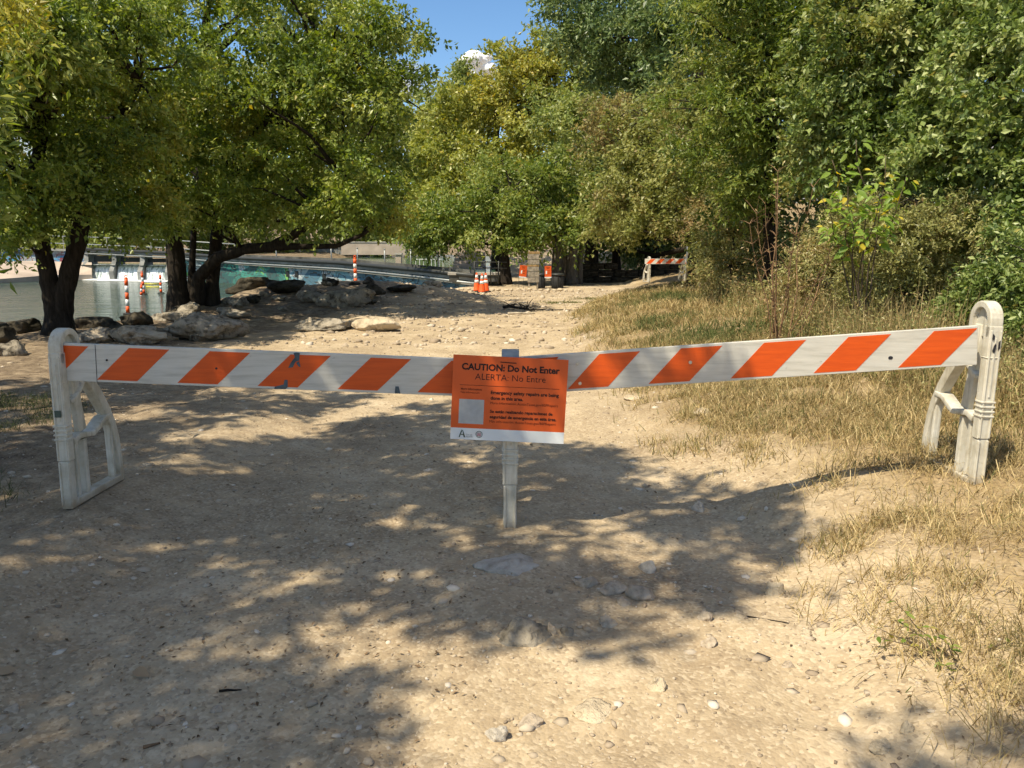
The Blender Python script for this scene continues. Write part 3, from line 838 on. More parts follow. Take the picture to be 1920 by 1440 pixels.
make_tree("live_oak", "tall blue green tree leaning over the path at upper centre right", "tree", on_ground((8.2, 29, 0)),
          [([on_ground((8.2, 29, 0)), (8.0, 28.8, 3), (7.2, 28.6, 6), (6.2, 28.4, 8.5), (5.2, 28.2, 10)], 0.36, 0.12)],
          [(2.647, 28, 8.755, 1.46, 2.2, 1.17), (4.371, 28, 9.097, 2.33, 2.6, 1.56), (4.394, 29, 7.399, 1.81, 2.2, 1.41), (5.985, 27, 8.497, 2.16, 2.6, 1.69), (1.636, 28, 9.404, 0.62, 1.0, 0.43), (6.887, 26, 9.501, 1.99, 2.4, 1.26), (5.547, 28, 6.846, 1.85, 2.2, 1.46), (3.429, 28, 10.45, 2.72, 2.4, 1.17)],
          240, 8, 22, "leaf_blue", 0.16, 0.8, n_limb=60, tint=(0.42, 0.2), limb_r=0.06)
make_tree("vine_hung_elm", "dusty olive tree hung with brown vines at the path bend", "tree", on_ground((4.9, 20.5, 0)),
          [([on_ground((4.9, 20.5, 0)), (4.8, 20.4, 1.5), (4.4, 20.3, 3), (4.2, 20, 4.5), (4.6, 19.6, 5.8)], 0.2, 0.08)],
          [(3.79, 21, 4.116, 1.53, 1.8, 1.39), (3.547, 21, 2.887, 1.53, 1.8, 0.88), (4.35, 18, 3.34, 1.31, 1.8, 1.31), (3.069, 22, 2.077, 1.15, 1.0, 0.28), (4.582, 17.5, 2.024, 0.49, 0.8, 0.49), (4.787, 19, 4.719, 1.52, 1.8, 1.25), (3.539, 20, 2.028, 0.69, 0.8, 0.22), (3.369, 23, 4.878, 1.28, 1.8, 1.12), (5.015, 17, 3.35, 0.83, 1.4, 1.06)],
          340, 9, 20, "leaf_vine_elm", 0.105, 0.5, n_limb=80, tint=(0.5, 0.2), warm=patch_warm(0.7, 0.2, 0.6, 0.55, 21.0), limb_r=0.035)
make_tree("hanging_sumac", "bright green feathery tree at the top, left of the viny thicket", "tree", on_ground((4.576, 13.5, 0.632)),
          [([on_ground((4.576, 13.5, 0.632)), (4.485, 13.5, 1.369), (4.343, 13.4, 2.441), (4.306, 13.2, 3.453), (4.353, 13, 4.405)], 0.13, 0.05)],
          [(3.867, 13, 3.918, 1.17, 1.4, 0.9), (4.502, 13, 4.727, 1.44, 1.6, 0.95), (4.022, 13.6, 2.81, 0.99, 1.2, 0.9), (3.684, 13.5, 5.262, 1.12, 1.3, 0.66), (4.52, 13, 5.751, 1.62, 1.5, 0.54)],
          230, 9, 22, "leaf_elm", 0.094, 0.42, n_limb=70, tint=(0.5, 0.2), width=0.38, limb_r=0.025)
make_tree("grapevine_thicket", "mid green viny thicket at the top right", "tree", on_ground((5.771, 11.4, 0.614)),
          [([on_ground((5.771, 11.4, 0.614)), (5.687, 11.4, 1.548), (5.523, 11.4, 2.529), (5.241, 11.3, 3.464), (5.038, 11.2, 4.422)], 0.12, 0.05)],
          [(4.989, 11.5, 4.003, 1.12, 1.3, 0.92), (5.594, 11, 4.37, 1.11, 1.4, 0.8), (4.642, 11.6, 3.109, 0.85, 1.1, 0.72), (5.377, 11.3, 5.266, 1.33, 1.3, 0.47), (5.449, 11.2, 3.09, 0.86, 1.0, 0.54)],
          260, 9, 22, "leaf_vine", 0.082, 0.38, n_limb=60, tint=(0.48, 0.22), width=0.6, limb_r=0.022, warm=patch_warm(0.9, 0.35, 0.8, 0.4, 2.0))
make_tree("mulberry_thicket", "silvery leaved bush mass at the right edge above the barricade", "shrub", on_ground((6.107, 9.3, 0.394)),
          [([on_ground((6.107, 9.3, 0.394)), (6.003, 9.3, 1.294), (5.896, 9.4, 2.232), (5.728, 9.5, 3.156), (5.57, 9.6, 4.009)], 0.10, 0.04)],
          [(5.695, 9.5, 3.455, 0.89, 1.1, 0.79), (5.541, 9.5, 2.548, 0.79, 1.0, 0.63), (5.855, 9.0, 1.965, 0.62, 0.9, 0.69), (5.326, 10, 2.987, 0.59, 0.8, 0.52), (5.971, 9.8, 4.359, 0.95, 1.0, 0.54), (6.571, 9.3, 2.826, 0.78, 1.0, 1.29)],
          260, 9, 22, "leaf_vine", 0.075, 0.34, n_limb=50, tint=(0.58, 0.22), width=0.66, limb_r=0.02)
make_tree("edge_bush", "dark green leafy bush at the right edge just behind the sunlit leg", "shrub", on_ground((4.645, 6.6, 0.445)),
          [([on_ground((4.645, 6.6, 0.445)), (4.601, 6.6, 0.725), (4.588, 6.7, 1.086), (4.576, 6.8, 1.358)], 0.03, 0.015)],
          [(4.541, 6.6, 0.725, 0.25, 0.45, 0.32), (4.697, 7.0, 1.066, 0.29, 0.5, 0.34), (4.582, 6.4, 0.928, 0.31, 0.5, 0.49), (4.744, 7.4, 0.731, 0.18, 0.35, 0.26), (4.586, 7.8, 1.012, 0.33, 0.45, 0.24), (4.712, 7.3, 1.345, 0.3, 0.5, 0.35)],
          150, 8, 20, "leaf_vine", 0.055, 0.24, n_limb=40, tint=(0.42, 0.2), limb_r=0.01)
make_tree("roadside_scrub", "dusty tangled scrub right of the dead stalks, behind the striped board", "shrub", on_ground((5.013, 9.2, 0.407)),
          [([on_ground((5.013, 9.2, 0.407)), (4.951, 9.2, 0.919), (4.894, 9.3, 1.545), (4.836, 9.4, 2.046)], 0.04, 0.02),
           ([on_ground((5.478, 8.9, 0.381)), (5.393, 8.9, 0.939), (5.338, 9.0, 1.666)], 0.04, 0.02)],
          [(4.761, 10, 1.814, 0.62, 0.8, 0.42), (5.205, 9.3, 1.608, 0.65, 0.8, 0.48), (5.592, 8.6, 0.959, 0.48, 0.7, 0.48), (5.06, 9.8, 1.147, 0.75, 0.8, 0.37), (5.322, 8.8, 0.702, 0.55, 0.6, 0.28), (4.798, 10.2, 0.852, 0.57, 0.6, 0.21), (4.738, 11.5, 1.237, 0.56, 0.7, 0.48), (5.149, 11.8, 1.707, 0.74, 0.8, 0.49), (4.285, 11.5, 0.923, 0.48, 0.5, 0.2), (3.681, 9.0, 1.666, 0.31, 0.35, 0.31), (4.54, 9.0, 1.666, 0.38, 0.35, 0.31), (4.095, 8.9, 1.304, 0.49, 0.35, 0.25)],
          360, 8, 24, "leaf_dry", 0.056, 0.30, n_limb=90, tint=(0.55, 0.2), width=0.4, limb_r=0.012, warm=patch_warm(1.2, 0.2, 0.7, 0.4, 8.0))
make_tree("brown_thicket", "brownish low thicket between the path bend and the dead stalks", "shrub", on_ground((4.248, 15, 0.655)),
          [([on_ground((4.248, 15, 0.655)), (4.244, 15, 1.147), (4.254, 15, 1.754), (4.305, 15, 2.352)], 0.04, 0.02)],
          [(4.238, 14.6, 1.601, 0.86, 0.9, 0.61), (4.068, 16, 1.067, 0.56, 0.7, 0.27), (4.615, 14, 1.173, 0.58, 0.7, 0.39), (4.202, 15.5, 2.277, 0.65, 0.9, 0.65)],
          90, 8, 22, "leaf_dry", 0.07, 0.36, n_limb=60, tint=(0.42, 0.2), width=0.4, limb_r=0.012, warm=patch_warm(0.9, -0.2, 0.5, 0.65, 5.0))
make_tree("woodland_oak", "dark dense tree filling the wood behind the thicket", "tree", on_ground((11.5, 20, 0)),
          [([on_ground((11.5, 20, 0)), (11.4, 20, 3), (11.0, 19.8, 6), (10.4, 19.6, 8.5)], 0.3, 0.12)],
          [(7.14, 20, 5.202, 2.36, 1.8, 2.78), (9.23, 19, 5.731, 2.64, 1.8, 2.51), (6.72, 19, 2.066, 1.98, 1.5, 1.45), (7.056, 15, 1.754, 1.77, 1.4, 1.15), (8.294, 42, 2.432, 4.38, 2.0, 1.75), (7.385, 22, 1.265, 2.29, 1.5, 0.92), (10.651, 17, 3.897, 1.89, 1.8, 3.07), (5.816, 24, 7.133, 2.5, 2, 2.5)],
          210, 8, 20, "leaf_blue", 0.17, 0.9, n_limb=40, tint=(0.3, 0.18), limb_r=0.05)

make_tree("shade_oak", "dense dark tree over the low stone wall", "tree", on_ground((7.6, 42.5, 0)),
          [([on_ground((7.6, 42.5, 0)), (7.6, 42.4, 2.5), (7.4, 42.0, 5), (7.2, 41.6, 7)], 0.34, 0.15), ([on_ground((5.6, 41.5, 0)), (5.5, 41.4, 2.0), (5.2, 41, 4.5)], 0.22, 0.1)],
          [(6.4, 38.5, 4.6, 3.4, 2.6, 1.2), (8.6, 37.5, 5.0, 2.4, 2.4, 1.4), (7.0, 43.5, 4.0, 4.6, 1.6, 3.4), (8.4, 44.5, 1.8, 5.0, 1.2, 1.6), (6.2, 36.0, 5.6, 2.6, 1.6, 1.0)],
          170, 8, 18, "leaf_blue", 0.26, 1.0, n_limb=40, tint=(0.25, 0.15), limb_r=0.05)
# the wooded far bank beyond the pool
FAR = [((-60.824, 84, 10.51, 8.75, 4, 9.33), "dense pale green tree on the far bank behind the leftmost trunk"), ((-53.038, 88, 11.507, 8.56, 4, 10.08), "far bank tree seen between the forked trunk's stems"),
       ((-39.248, 80, 9.045, 7.22, 4, 7.5), "sunny light green tree across the water above the spillway"), ((-33.751, 90, 11.733, 8.75, 4, 10.31), "far bank tree behind the many trunked tree"),
       ((-25.715, 96, 12.413, 9.33, 4, 11.0), "far bank tree above the middle of the walkway"), ((-17.432, 100, 12.22, 9.03, 4, 10.76), "far bank tree above the green pool"), ((-11.854, 104, 12.648, 6.5, 4, 10.83), "olive far bank tree just left of the tall yellow one")]
for (cx, Y, cz, rx, rd, rz), lab in FAR:
    make_tree("far_bank_tree", lab, "tree", on_ground((cx, Y, 0)), [([on_ground((cx, Y, 0)), (cx, Y, cz * 0.5), (cx + 0.3, Y, cz + 1)], 0.4, 0.15)],
              [(cx, Y, cz, rx, rd, rz), (cx - rx * .5, Y - 2, cz - rz * .35, rx * .7, 3.0, rz * .6), (cx + rx * .5, Y - 2, cz - rz * .5, rx * .7, 3.0, rz * .5), (cx, Y - 2.5, cz - rz * .85, rx, 2.0, rz * .25), (cx, Y - 6, 2.6, rx, 1.6, 1.6)],
              100, 7, 19, "leaf_far", 0.56, 1.9, group="trees on the far bank", n_limb=12, tint=(0.55, 0.2), limb_r=0.08)

# big leaved sunflower weed in front of the thicket
root = empty("giant_ragweed", on_ground((3.956, 8.6, 0.959)))
B0 = Vector(root.location)
stems = []
base_ = Vector(on_ground((3.956, 8.6, 0.959)))
for k_, tip in enumerate(((3.339, 8.3, 2.42), (3.616, 8.4, 2.636), (3.891, 8.3, 2.474), (4.083, 8.2, 2.25), (3.255, 8.3, 2.041), (3.71, 8.1, 2.188), (3.442, 8.1, 2.135))):
    pp = crooked(base_, tip, 6, 0.10, 0.12)
    stems.append(pp)
    MB().tube([p - B0 for p in pp], [0.011 * (1 - .7 * q / 6) for q in range(7)], 5).build("stem", M["twig"], root, True)
def big_leaf(name, at_, axis, nrm, size, width, mat, parent, n=6):
    ax = Vector(axis).normalized()
    nn = Vector(nrm)
    nn = (nn - ax * nn.dot(ax)).normalized()
    sd = ax.cross(nn)
    vs, fs = [], []
    for i in range(n + 1):
        t_ = i / n
        w = math.sin(math.pi * min(1, t_ * 0.96 + 0.04)) ** 0.8 * width * size * 0.5 * (1.25 - 0.6 * t_)
        c_ = Vector(at_) + ax * size * t_ - nn * size * 0.22 * t_ * t_
        vs += [c_ + sd * w + nn * w * 0.25, c_, c_ - sd * w + nn * w * 0.25]
    for i in range(n):
        a = i * 3
        fs += [(a, a + 1, a + 4, a + 3), (a + 1, a + 2, a + 5, a + 4)]
    mb = MB(); mb.v = [tuple(v) for v in vs]; mb.f = fs
    me_ = bpy.data.meshes.new(name); me_.from_pydata(mb.v, [], mb.f)
    ta = me_.attributes.new("tint", 'FLOAT', 'POINT'); ta.data.foreach_set("value", [random.uniform(0.3, 0.9)] * len(vs))
    wv = 0.9 if random.random() < 0.14 else 0.0
    wa_ = me_.attributes.new("warm", 'FLOAT', 'POINT'); wa_.data.foreach_set("value", [wv] * len(vs))
    me_.polygons.foreach_set("use_smooth", [True] * len(me_.polygons))
    return obj(name, me_, mat, parent)
for i in range(260):
    pp = random.choice(stems)
    t_ = random.uniform(0.45, 1.0) * 5.99
    k = int(t_)
    p = pp[k].lerp(pp[k + 1], t_ - k) - B0
    an = random.uniform(0, 6.28)
    off = Vector((math.cos(an), math.sin(an) * 0.7, random.uniform(-0.3, 0.3))) * random.uniform(0.02, 0.16)
    big_leaf("leaf", p + off, (math.cos(an), math.sin(an) * 0.7 - 0.2, random.uniform(-0.8, 0.1)), (random.gauss(0, .4), -0.5 + random.gauss(0, .4), 0.7), random.uniform(0.06, 0.15), random.uniform(0.32, 0.55), M["leaf_bright"], root)
tag(root, "bright green broad leaved weed with a few yellow leaves before the thicket", "plant")

# dead brown stalks
root = empty("dead_stalk_plant", on_ground((2.986, 8.6, 0.959)))
B0 = Vector(root.location)
for a, b, r in (((2.986, 8.6, 0.959), (2.752, 8.5, 2.165), 0.011), ((3.004, 8.6, 0.959), (2.885, 8.5, 2.331), 0.012), ((2.974, 8.6, 0.959), (3.126, 8.5, 1.885), 0.01), ((3.033, 8.6, 0.971), (3.586, 8.5, 1.743), 0.011), ((2.945, 8.6, 0.959), (2.544, 8.5, 1.772), 0.009), ((3.023, 8.6, 0.947), (3.129, 8.5, 1.658), 0.009), ((2.963, 8.6, 0.959), (2.682, 8.5, 1.885), 0.008), ((3.034, 8.6, 0.959), (3.402, 8.5, 1.487), 0.008), ((3.064, 8.6, 0.959), (3.268, 8.5, 2.165), 0.009), ((2.998, 8.6, 0.959), (2.819, 8.5, 1.997), 0.007)):
    a = Vector((a[0], a[1] + random.uniform(-.1, .1), B0.z)); b = Vector((b[0], b[1] + random.uniform(-.3, .3), b[2]))
    pp = crooked(a, b, 7, 0.07)
    mb = MB().tube([p - B0 for p in pp], [r * (1 - .7 * j / 7) for j in range(8)], 5, False)
    for j in range(3, 8):
        for q in range(3):
            d = Vector((random.gauss(0, 1), random.gauss(0, 1), random.uniform(0.2, 1.2))).normalized() * random.uniform(0.06, 0.25)
            mb.tube([pp[j] - B0, pp[j] - B0 + d * .5 + Vector((0, 0, .01)), pp[j] - B0 + d], [r * .45, r * .3, r * .12], 4, False)
    mb.build("stalk", M["dead_stalk"], root, True)
pts = []
for i in range(900):
    pts.append((random.gauss(0.05, 0.33), random.gauss(0, .2), abs(random.gauss(0.55, 0.4))))
pts = np.array(pts)
lv = leaf_mesh("dry_leaves", pts, rng.normal(0, 1, (900, 3)) + np.array([0, 0, -.6]), rng.normal(0, 1, (900, 3)), rng.uniform(.02, .05, 900), 0.4, rng.random(900), np.full(900, 0.85))
obj("dry_leaves", lv, M["leaf_dry"], root)
tag(root, "dead reddish brown stalks standing in the weeds at the wood's edge", "dead plant")

# sprig of dark leaves in the lower right corner
root = empty("bank_weed", on_ground((1.588, 2.5, 0.048)))
B0 = Vector(root.location)
for i in range(9):
    an = random.uniform(2.0, 4.6) if i < 6 else random.uniform(0, 6.28)
    ln = random.uniform(0.15, 0.36)
    pp = crooked((0, 0, 0), (math.cos(an) * ln, math.sin(an) * ln * .6, random.uniform(.05, .2)), 6, .12)
    MB().tube(pp, [.003 * (1 - .6 * j / 6) for j in range(7)], 4, False).build("stem", M["twig"], root, True)
    for j in range(1, 7):
        for q in range(2):
            big_leaf("leaf", pp[j], (random.gauss(0, 1), random.gauss(0, 1), random.gauss(0, .4)), (random.gauss(0, .3), random.gauss(0, .3), 1), random.uniform(.018, .035), .55, M["leaf_elm"], root, 3)
tag(root, "sprawling weed with small dark leaves on the eroded bank, lower right", "plant")

# ------------------------------------------------------------------ grass
def blade_mesh(name, x, y, z, h, lean_a, lean, w, tint):
    n = len(x)
    base = np.stack([x, y, z], 1)
    dr = np.stack([np.cos(lean_a), np.sin(lean_a), np.zeros(n)], 1)
    fa = rng.uniform(0, 2 * np.pi, n)
    sd = np.stack([np.cos(fa), np.sin(fa), np.zeros(n)], 1) * (w * 0.5)[:, None]
    up = np.array([0, 0, 1.0])
    m1 = base + up * (h * 0.55)[:, None] * np.sqrt(np.clip(1 - lean * .35, .1, 1))[:, None] + dr * (h * lean * 0.30)[:, None]
    tp = base + up * (h * np.clip(1 - 0.62 * lean, .08, 1))[:, None] + dr * (h * lean)[:, None]
    v = np.stack([base - sd, base + sd, m1 + sd * .75, m1 - sd * .75, tp], 1).reshape(-1, 3)
    k = (np.arange(n) * 5)[:, None]
    f = np.concatenate([k + np.array([[0, 1, 2]]), k + np.array([[0, 2, 3]]), k + np.array([[3, 2, 4]])], 0)
    return np_mesh(name, v, f, True, {"tint": np.repeat(tint, 5)})

N = 190000
yy = np.exp(rng.uniform(np.log(1.75), np.log(24), N))
xr = np.interp(yy, YR, XR)
xx = xr + rng.gamma(1.6, 1.15, N) * (0.75 + 0.035 * yy) - 0.15
pn = np.stack([xx, yy, xx * 0], 1)
dn = fbm(pn * 1.6 + 3, 3) * 0.5 + fbm(pn * 5.5 + 9, 2) * 0.35
tt = xx - xr
dens = sstep(-0.15, 0.75, tt + 0.5 * dn) * (0.12 + 0.88 * sstep(-0.30, 0.22, dn))
dens = dens * (1 - 0.62 * sstep(3.2, 2.4, yy) * sstep(1.2, 0.6, tt))
keep = (rng.random(N) < dens) & (xx < 0.76 * yy + 1.0)
xx, yy, tt, dn = xx[keep], yy[keep], tt[keep], dn[keep]
n = len(xx)
zz = ground_z(xx, yy) - 0.01
hh = (0.07 + 0.13 * rng.random(n) ** 1.5 + 0.10 * sstep(0.8, 2.5, tt)) * (0.8 + 0.4 * rng.random(n)) * (1 + 0.35 * sstep(8, 14, yy))
green = sstep(9.0, 11, yy) * sstep(21, 15, yy) * sstep(0.3, 1.2, tt) * sstep(4.2, 2.0, tt)
gp = fbm(np.stack([xx, yy, xx * 0], 1) * 1.1 + 60, 3)
ti = np.clip(0.60 + 0.42 * rng.normal(0, 1, n) * 0.6 + 0.14 * sstep(6, 3, yy) - 0.40 * green * sstep(-0.5, 0.4, gp) - 0.34 * sstep(0.0, 0.6, gp) * sstep(0.6, 1.8, tt), 0.02, 1)
gm = blade_mesh("dry_grass", xx, yy, zz, hh, rng.uniform(0, 6.283, n), np.clip(rng.normal(0.95, 0.35, n), 0.15, 1.6), np.clip(0.0022 + 0.00060 * yy, 0.003, 0.012) * rng.uniform(.7, 1.3, n), ti)
tag(obj("dry_grass", gm, M["grass"]), "matted straw coloured grass covering the right bank", "grass", kind="stuff")

# taller weeds between grass and scrub
N = 48000
yy = np.exp(rng.uniform(np.log(4.2), np.log(19), N))
xr = np.interp(yy, YR, XR)
xx = xr + 1.35 + 0.085 * yy + rng.gamma(2.2, 0.62, N) * (0.7 + 0.05 * yy)
dn = fbm(np.stack([xx, yy, xx * 0], 1) * 1.2 + 77, 3)
keep = (rng.random(N) < sstep(-0.4, 0.3, dn)) & (xx < 0.74 * yy + 0.8) & ((yy > 5.4) | (xx > 3.2))
xx, yy = xx[keep], yy[keep]
n = len(xx)
hh = (0.14 + 0.5 * rng.random(n) ** 1.6) * (0.7 + 0.03 * yy) * (0.55 + 0.6 * sstep(-.2, .6, dn[keep])) * (0.6 + 0.5 * sstep(1.2, 2.6, xx - np.interp(yy, YR, XR)))
ti = np.clip(rng.normal(0.44, 0.2, n) + 0.12 * sstep(13, 7, yy) + 0.25 * fbm(np.stack([xx, yy, xx * 0], 1) * .9 + 44, 2), 0, 0.95)
gm = blade_mesh("tall_weeds", xx, yy, ground_z(xx, yy) - .01, hh, rng.uniform(0, 6.283, n), np.clip(rng.normal(0.35, 0.2, n), 0.02, 0.9), np.clip(0.003 + 0.0007 * yy, .004, .014), ti)
tag(obj("tall_weeds", gm, M["grass"]), "knee high mixed green and dry weeds along the edge of the wood", "weeds", kind="stuff")
NS = 4600
ys_ = np.exp(rng.uniform(np.log(5.6), np.log(13), NS))
xs2 = np.interp(ys_, YR, XR) + 1.5 + 0.10 * ys_ + rng.gamma(2.0, .45, NS) * (.7 + .05 * ys_)
dk = fbm(np.stack([xs2, ys_, xs2 * 0], 1) * 1.0 + 123, 3)
kp = (rng.random(NS) < sstep(-.3, .4, dk)) & (xs2 < 0.72 * ys_ + .6)
xs2, ys_ = xs2[kp], ys_[kp]
ns_ = len(xs2)
gm = blade_mesh("dry_stalks", xs2, ys_, ground_z(xs2, ys_) - .01, rng.uniform(.35, .9, ns_), rng.uniform(0, 6.283, ns_), np.clip(rng.normal(.38, .25, ns_), .02, 1.1), np.clip(.003 + .0005 * ys_, .004, .010), np.clip(rng.normal(.55, .2, ns_), .1, 1))
tag(obj("dry_stalks", gm, M["grass"]), "tall tangled dry stalks rising into the scrub at right", "weeds", kind="stuff")
# leafy bits on the weeds
k = rng.choice(n, 34000)
pos_ = np.stack([xx[k] + rng.normal(0, .04, len(k)), yy[k] + rng.normal(0, .04, len(k)), ground_z(xx[k], yy[k], False) + hh[k] * rng.uniform(.2, 1.0, len(k))], 1)
lm = leaf_mesh("weed_leaves", pos_, rng.normal(0, 1, (len(k), 3)) + np.array([0, 0, -.2]), rng.normal(0, .5, (len(k), 3)) + np.array([0, 0, .7]), 0.02 + 0.0022 * yy[k] * rng.uniform(.7, 1.5, len(k)), 0.4, rng.random(len(k)), (rng.random(len(k)) < .3) * .7)
tag(obj("weed_leaves", lm, M["leaf_dry"]), "small dusty leaves of the weeds along the edge of the wood", "weeds", kind="stuff")

# shaded grass by the left leg
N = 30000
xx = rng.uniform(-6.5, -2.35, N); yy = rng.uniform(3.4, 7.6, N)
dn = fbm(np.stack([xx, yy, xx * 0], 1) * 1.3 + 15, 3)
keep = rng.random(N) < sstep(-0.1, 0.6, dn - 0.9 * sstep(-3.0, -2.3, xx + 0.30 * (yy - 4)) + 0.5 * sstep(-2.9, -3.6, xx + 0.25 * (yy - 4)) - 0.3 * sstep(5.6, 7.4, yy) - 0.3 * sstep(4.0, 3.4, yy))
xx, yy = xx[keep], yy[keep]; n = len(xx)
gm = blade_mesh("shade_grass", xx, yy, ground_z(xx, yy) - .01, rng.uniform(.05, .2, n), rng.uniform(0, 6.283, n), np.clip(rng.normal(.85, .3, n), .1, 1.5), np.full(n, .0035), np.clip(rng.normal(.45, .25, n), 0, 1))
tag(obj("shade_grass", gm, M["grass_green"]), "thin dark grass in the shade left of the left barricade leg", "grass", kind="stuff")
N = 700
xx = rng.normal(1.86, .10, N); yy = rng.normal(2.42, .10, N)
gm = blade_mesh("corner_grass", xx, yy, ground_z(xx, yy) - .01, rng.uniform(.06, .17, N), rng.uniform(2.2, 5.0, N), np.clip(rng.normal(.8, .3, N), .1, 1.4), np.full(N, .0032), np.clip(rng.normal(.42, .2, N), 0, 1))
tag(obj("corner_grass", gm, M["grass"]), "tuft of pale green grass hanging over the bank in the lower right corner", "grass", kind="stuff")
# small green tufts where the path ends
N = 1500
xx = np.concatenate([rng.normal(1.6, .35, N // 2), rng.normal(2.7, .4, N // 2)]); yy = np.concatenate([rng.normal(23.4, .3, N // 2), rng.normal(25.0, .4, N // 2)])
gm = blade_mesh("green_tufts", xx, yy, ground_z(xx, yy) - .01, rng.uniform(.04, .12, N), rng.uniform(0, 6.283, N), np.full(N, .6), np.full(N, .014), rng.uniform(.02, .4, N))
tag(obj("green_tufts", gm, M["grass"]), "low green tufts in the gravel far along the path", "grass", kind="stuff")
# ------------------------------------------------------------------ rocks
def ico(sub):
    bm = bmesh.new()
    bmesh.ops.create_icosphere(bm, subdivisions=sub, radius=1.0)
    v = np.array([tuple(p.co) for p in bm.verts])
    f = np.array([[q.index for q in fc.verts] for fc in bm.faces])
    bm.free()
    return v, f
ICO = {k: ico(k) for k in (1, 2, 3, 4, 5)}

def rock_mesh(name, size, seed, sub=4, ang=0.5, rough=0.14, ridge=0):
    v, f = ICO[sub]
    v = v.copy()
    r_ = np.random.default_rng(int(seed * 97) + 5)
    for i in range(16):
        d = norm(r_.normal(0, 1, (1, 3)))[0]
        lim = r_.uniform(0.55, 0.88)
        h = v @ d
        over_ = np.clip(h - lim, 0, None)
        v = v - np.outer(over_ * (0.6 + 0.4 * ang), d)
    q = v * 1.3 + seed * 3.1
    v = v * (1 + rough * fbm(q, 5, 0.55))[:, None]
    if ridge:
        v = v * (1 - 0.05 * np.abs(np.sin((v[:, 2] + 0.15 * fbm(q * .8, 2)) * ridge)))[:, None]
    v = v * np.array(size) * 0.5
    return np_mesh(name, v, f, True)

def rock(name, label, x, y, size, mat, seed, sink=0.25, rz=0.0, sub=4, ang=0.6, rough=0.14, group=None, z=None, cat="rock", ridge=0, tilt=0.0):
    o = obj(name, rock_mesh(name, size, seed, sub, ang, rough, ridge), M[mat])
    o.location = (x, y, (gz(x, y) if z is None else z) + size[2] * (0.5 - sink))
    o.rotation_euler = (tilt, tilt * .5, rz)
    return tag(o, label, cat, group)

# boulders along the river bank
def bank_rock(p, w, h, mat, seed, label, depth=None, sub=4, ang=0.6, rz=0.0, sink=0.22, ridge=0, rough=0.26):
    rock("boulder", label, p[0], p[1], (w, depth or w * 0.75, h / (1 - sink)), mat, seed, sink, rz, sub, ang, rough, "boulders along the river bank", cat="boulder", ridge=ridge)
bank_rock((-5.285, 13.233), 1.225, 0.507, "rock_grey", 2.1, "largest pitted grey boulder, left of the path behind the striped board", sub=5, ang=0.5, rough=0.3)
bank_rock((-6.961, 12.856), 0.718, 0.307, "rock", 3.7, "pale jagged boulder nearest the left barricade leg", sub=5, rough=0.34)
bank_rock((-6.111, 12.711), 0.897, 0.29, "rock", 4.4, "low pale broken boulder left of the largest grey one", sub=5, rough=0.34)
bank_rock((-3.586, 14.792), 1.127, 0.26, "rock_grey", 5.5, "layered grey ledge rock joined to the smooth cream one", sub=5, ridge=9, depth=0.8)
bank_rock((-2.597, 14.792), 1.018, 0.26, "rock_cream", 6.2, "smooth cream boulder lying flat by the path", sub=5, ang=0.1, rough=0.07, depth=0.75)
bank_rock((-3.937, 14.792), 0.364, 0.235, "rock_cream", 6.9, "small cream block at the left end of the ledge rock", ang=0.8)
bank_rock((-8.532, 15.669), 0.812, 0.312, "rock_dark", 7.7, "dark boulder just right of the forked trunk")
bank_rock((-7.794, 15.881), 0.898, 0.364, "rock_dark", 8.3, "dark boulder below the nearest orange and white water marker", ang=0.8)
bank_rock((-9.367, 14.684), 0.74, 0.4, "rock_dark", 9.1, "brown squared boulder at the left edge by the water", ang=0.9)
bank_rock((-9.224, 13.338), 0.838, 0.372, "rock_dark", 9.7, "dark boulder cut off by the left edge")
bank_rock((-7.571, 17.287), 0.967, 0.266, "rock_grey", 10.3, "flat grey rock at the foot of the many trunked tree")
bank_rock((-9.635, 20.791), 0.512, 0.313, "rock_dark", 11.1, "small dark rock left of the many trunked tree")
bank_rock((-6.146, 17.008), 0.733, 0.244, "rock_grey", 12.6, "low shaded rock right of the many trunked tree")
bank_rock((-7.849, 23.167), 1.632, 0.457, "rock_dark", 13.4, "dark rock heap below the teal graffiti")
bank_rock((-8.953, 23.963), 1.25, 0.406, "rock_dark", 14.8, "dark rock behind the trunks, left in the heap")
bank_rock((-6.536, 22.259), 1.206, 0.413, "rock_dark", 15.2, "dark rock between the heap and the long ledge")
bank_rock((-5.471, 20.824), 0.983, 0.328, "rock_grey", 16.2, "grey slab stepping up to the long ledge")
bank_rock((-4.362, 20.227), 1.579, 0.516, "rock_grey", 17.5, "long brown grey ledge on top of the dirt mound", ang=0.95, depth=0.8)
bank_rock((-4.138, 22.196), 0.854, 0.376, "rock_dark", 18.8, "dark upright rock at the right end of the long ledge", ang=0.9)
bank_rock((-3.351, 23.658), 1.008, 0.235, "rock_dark", 19.4, "low dark rock on the right flank of the mound")
bank_rock((-2.589, 25.841), 0.779, 0.212, "rock_grey", 20.6, "low rock just left of the traffic cones")

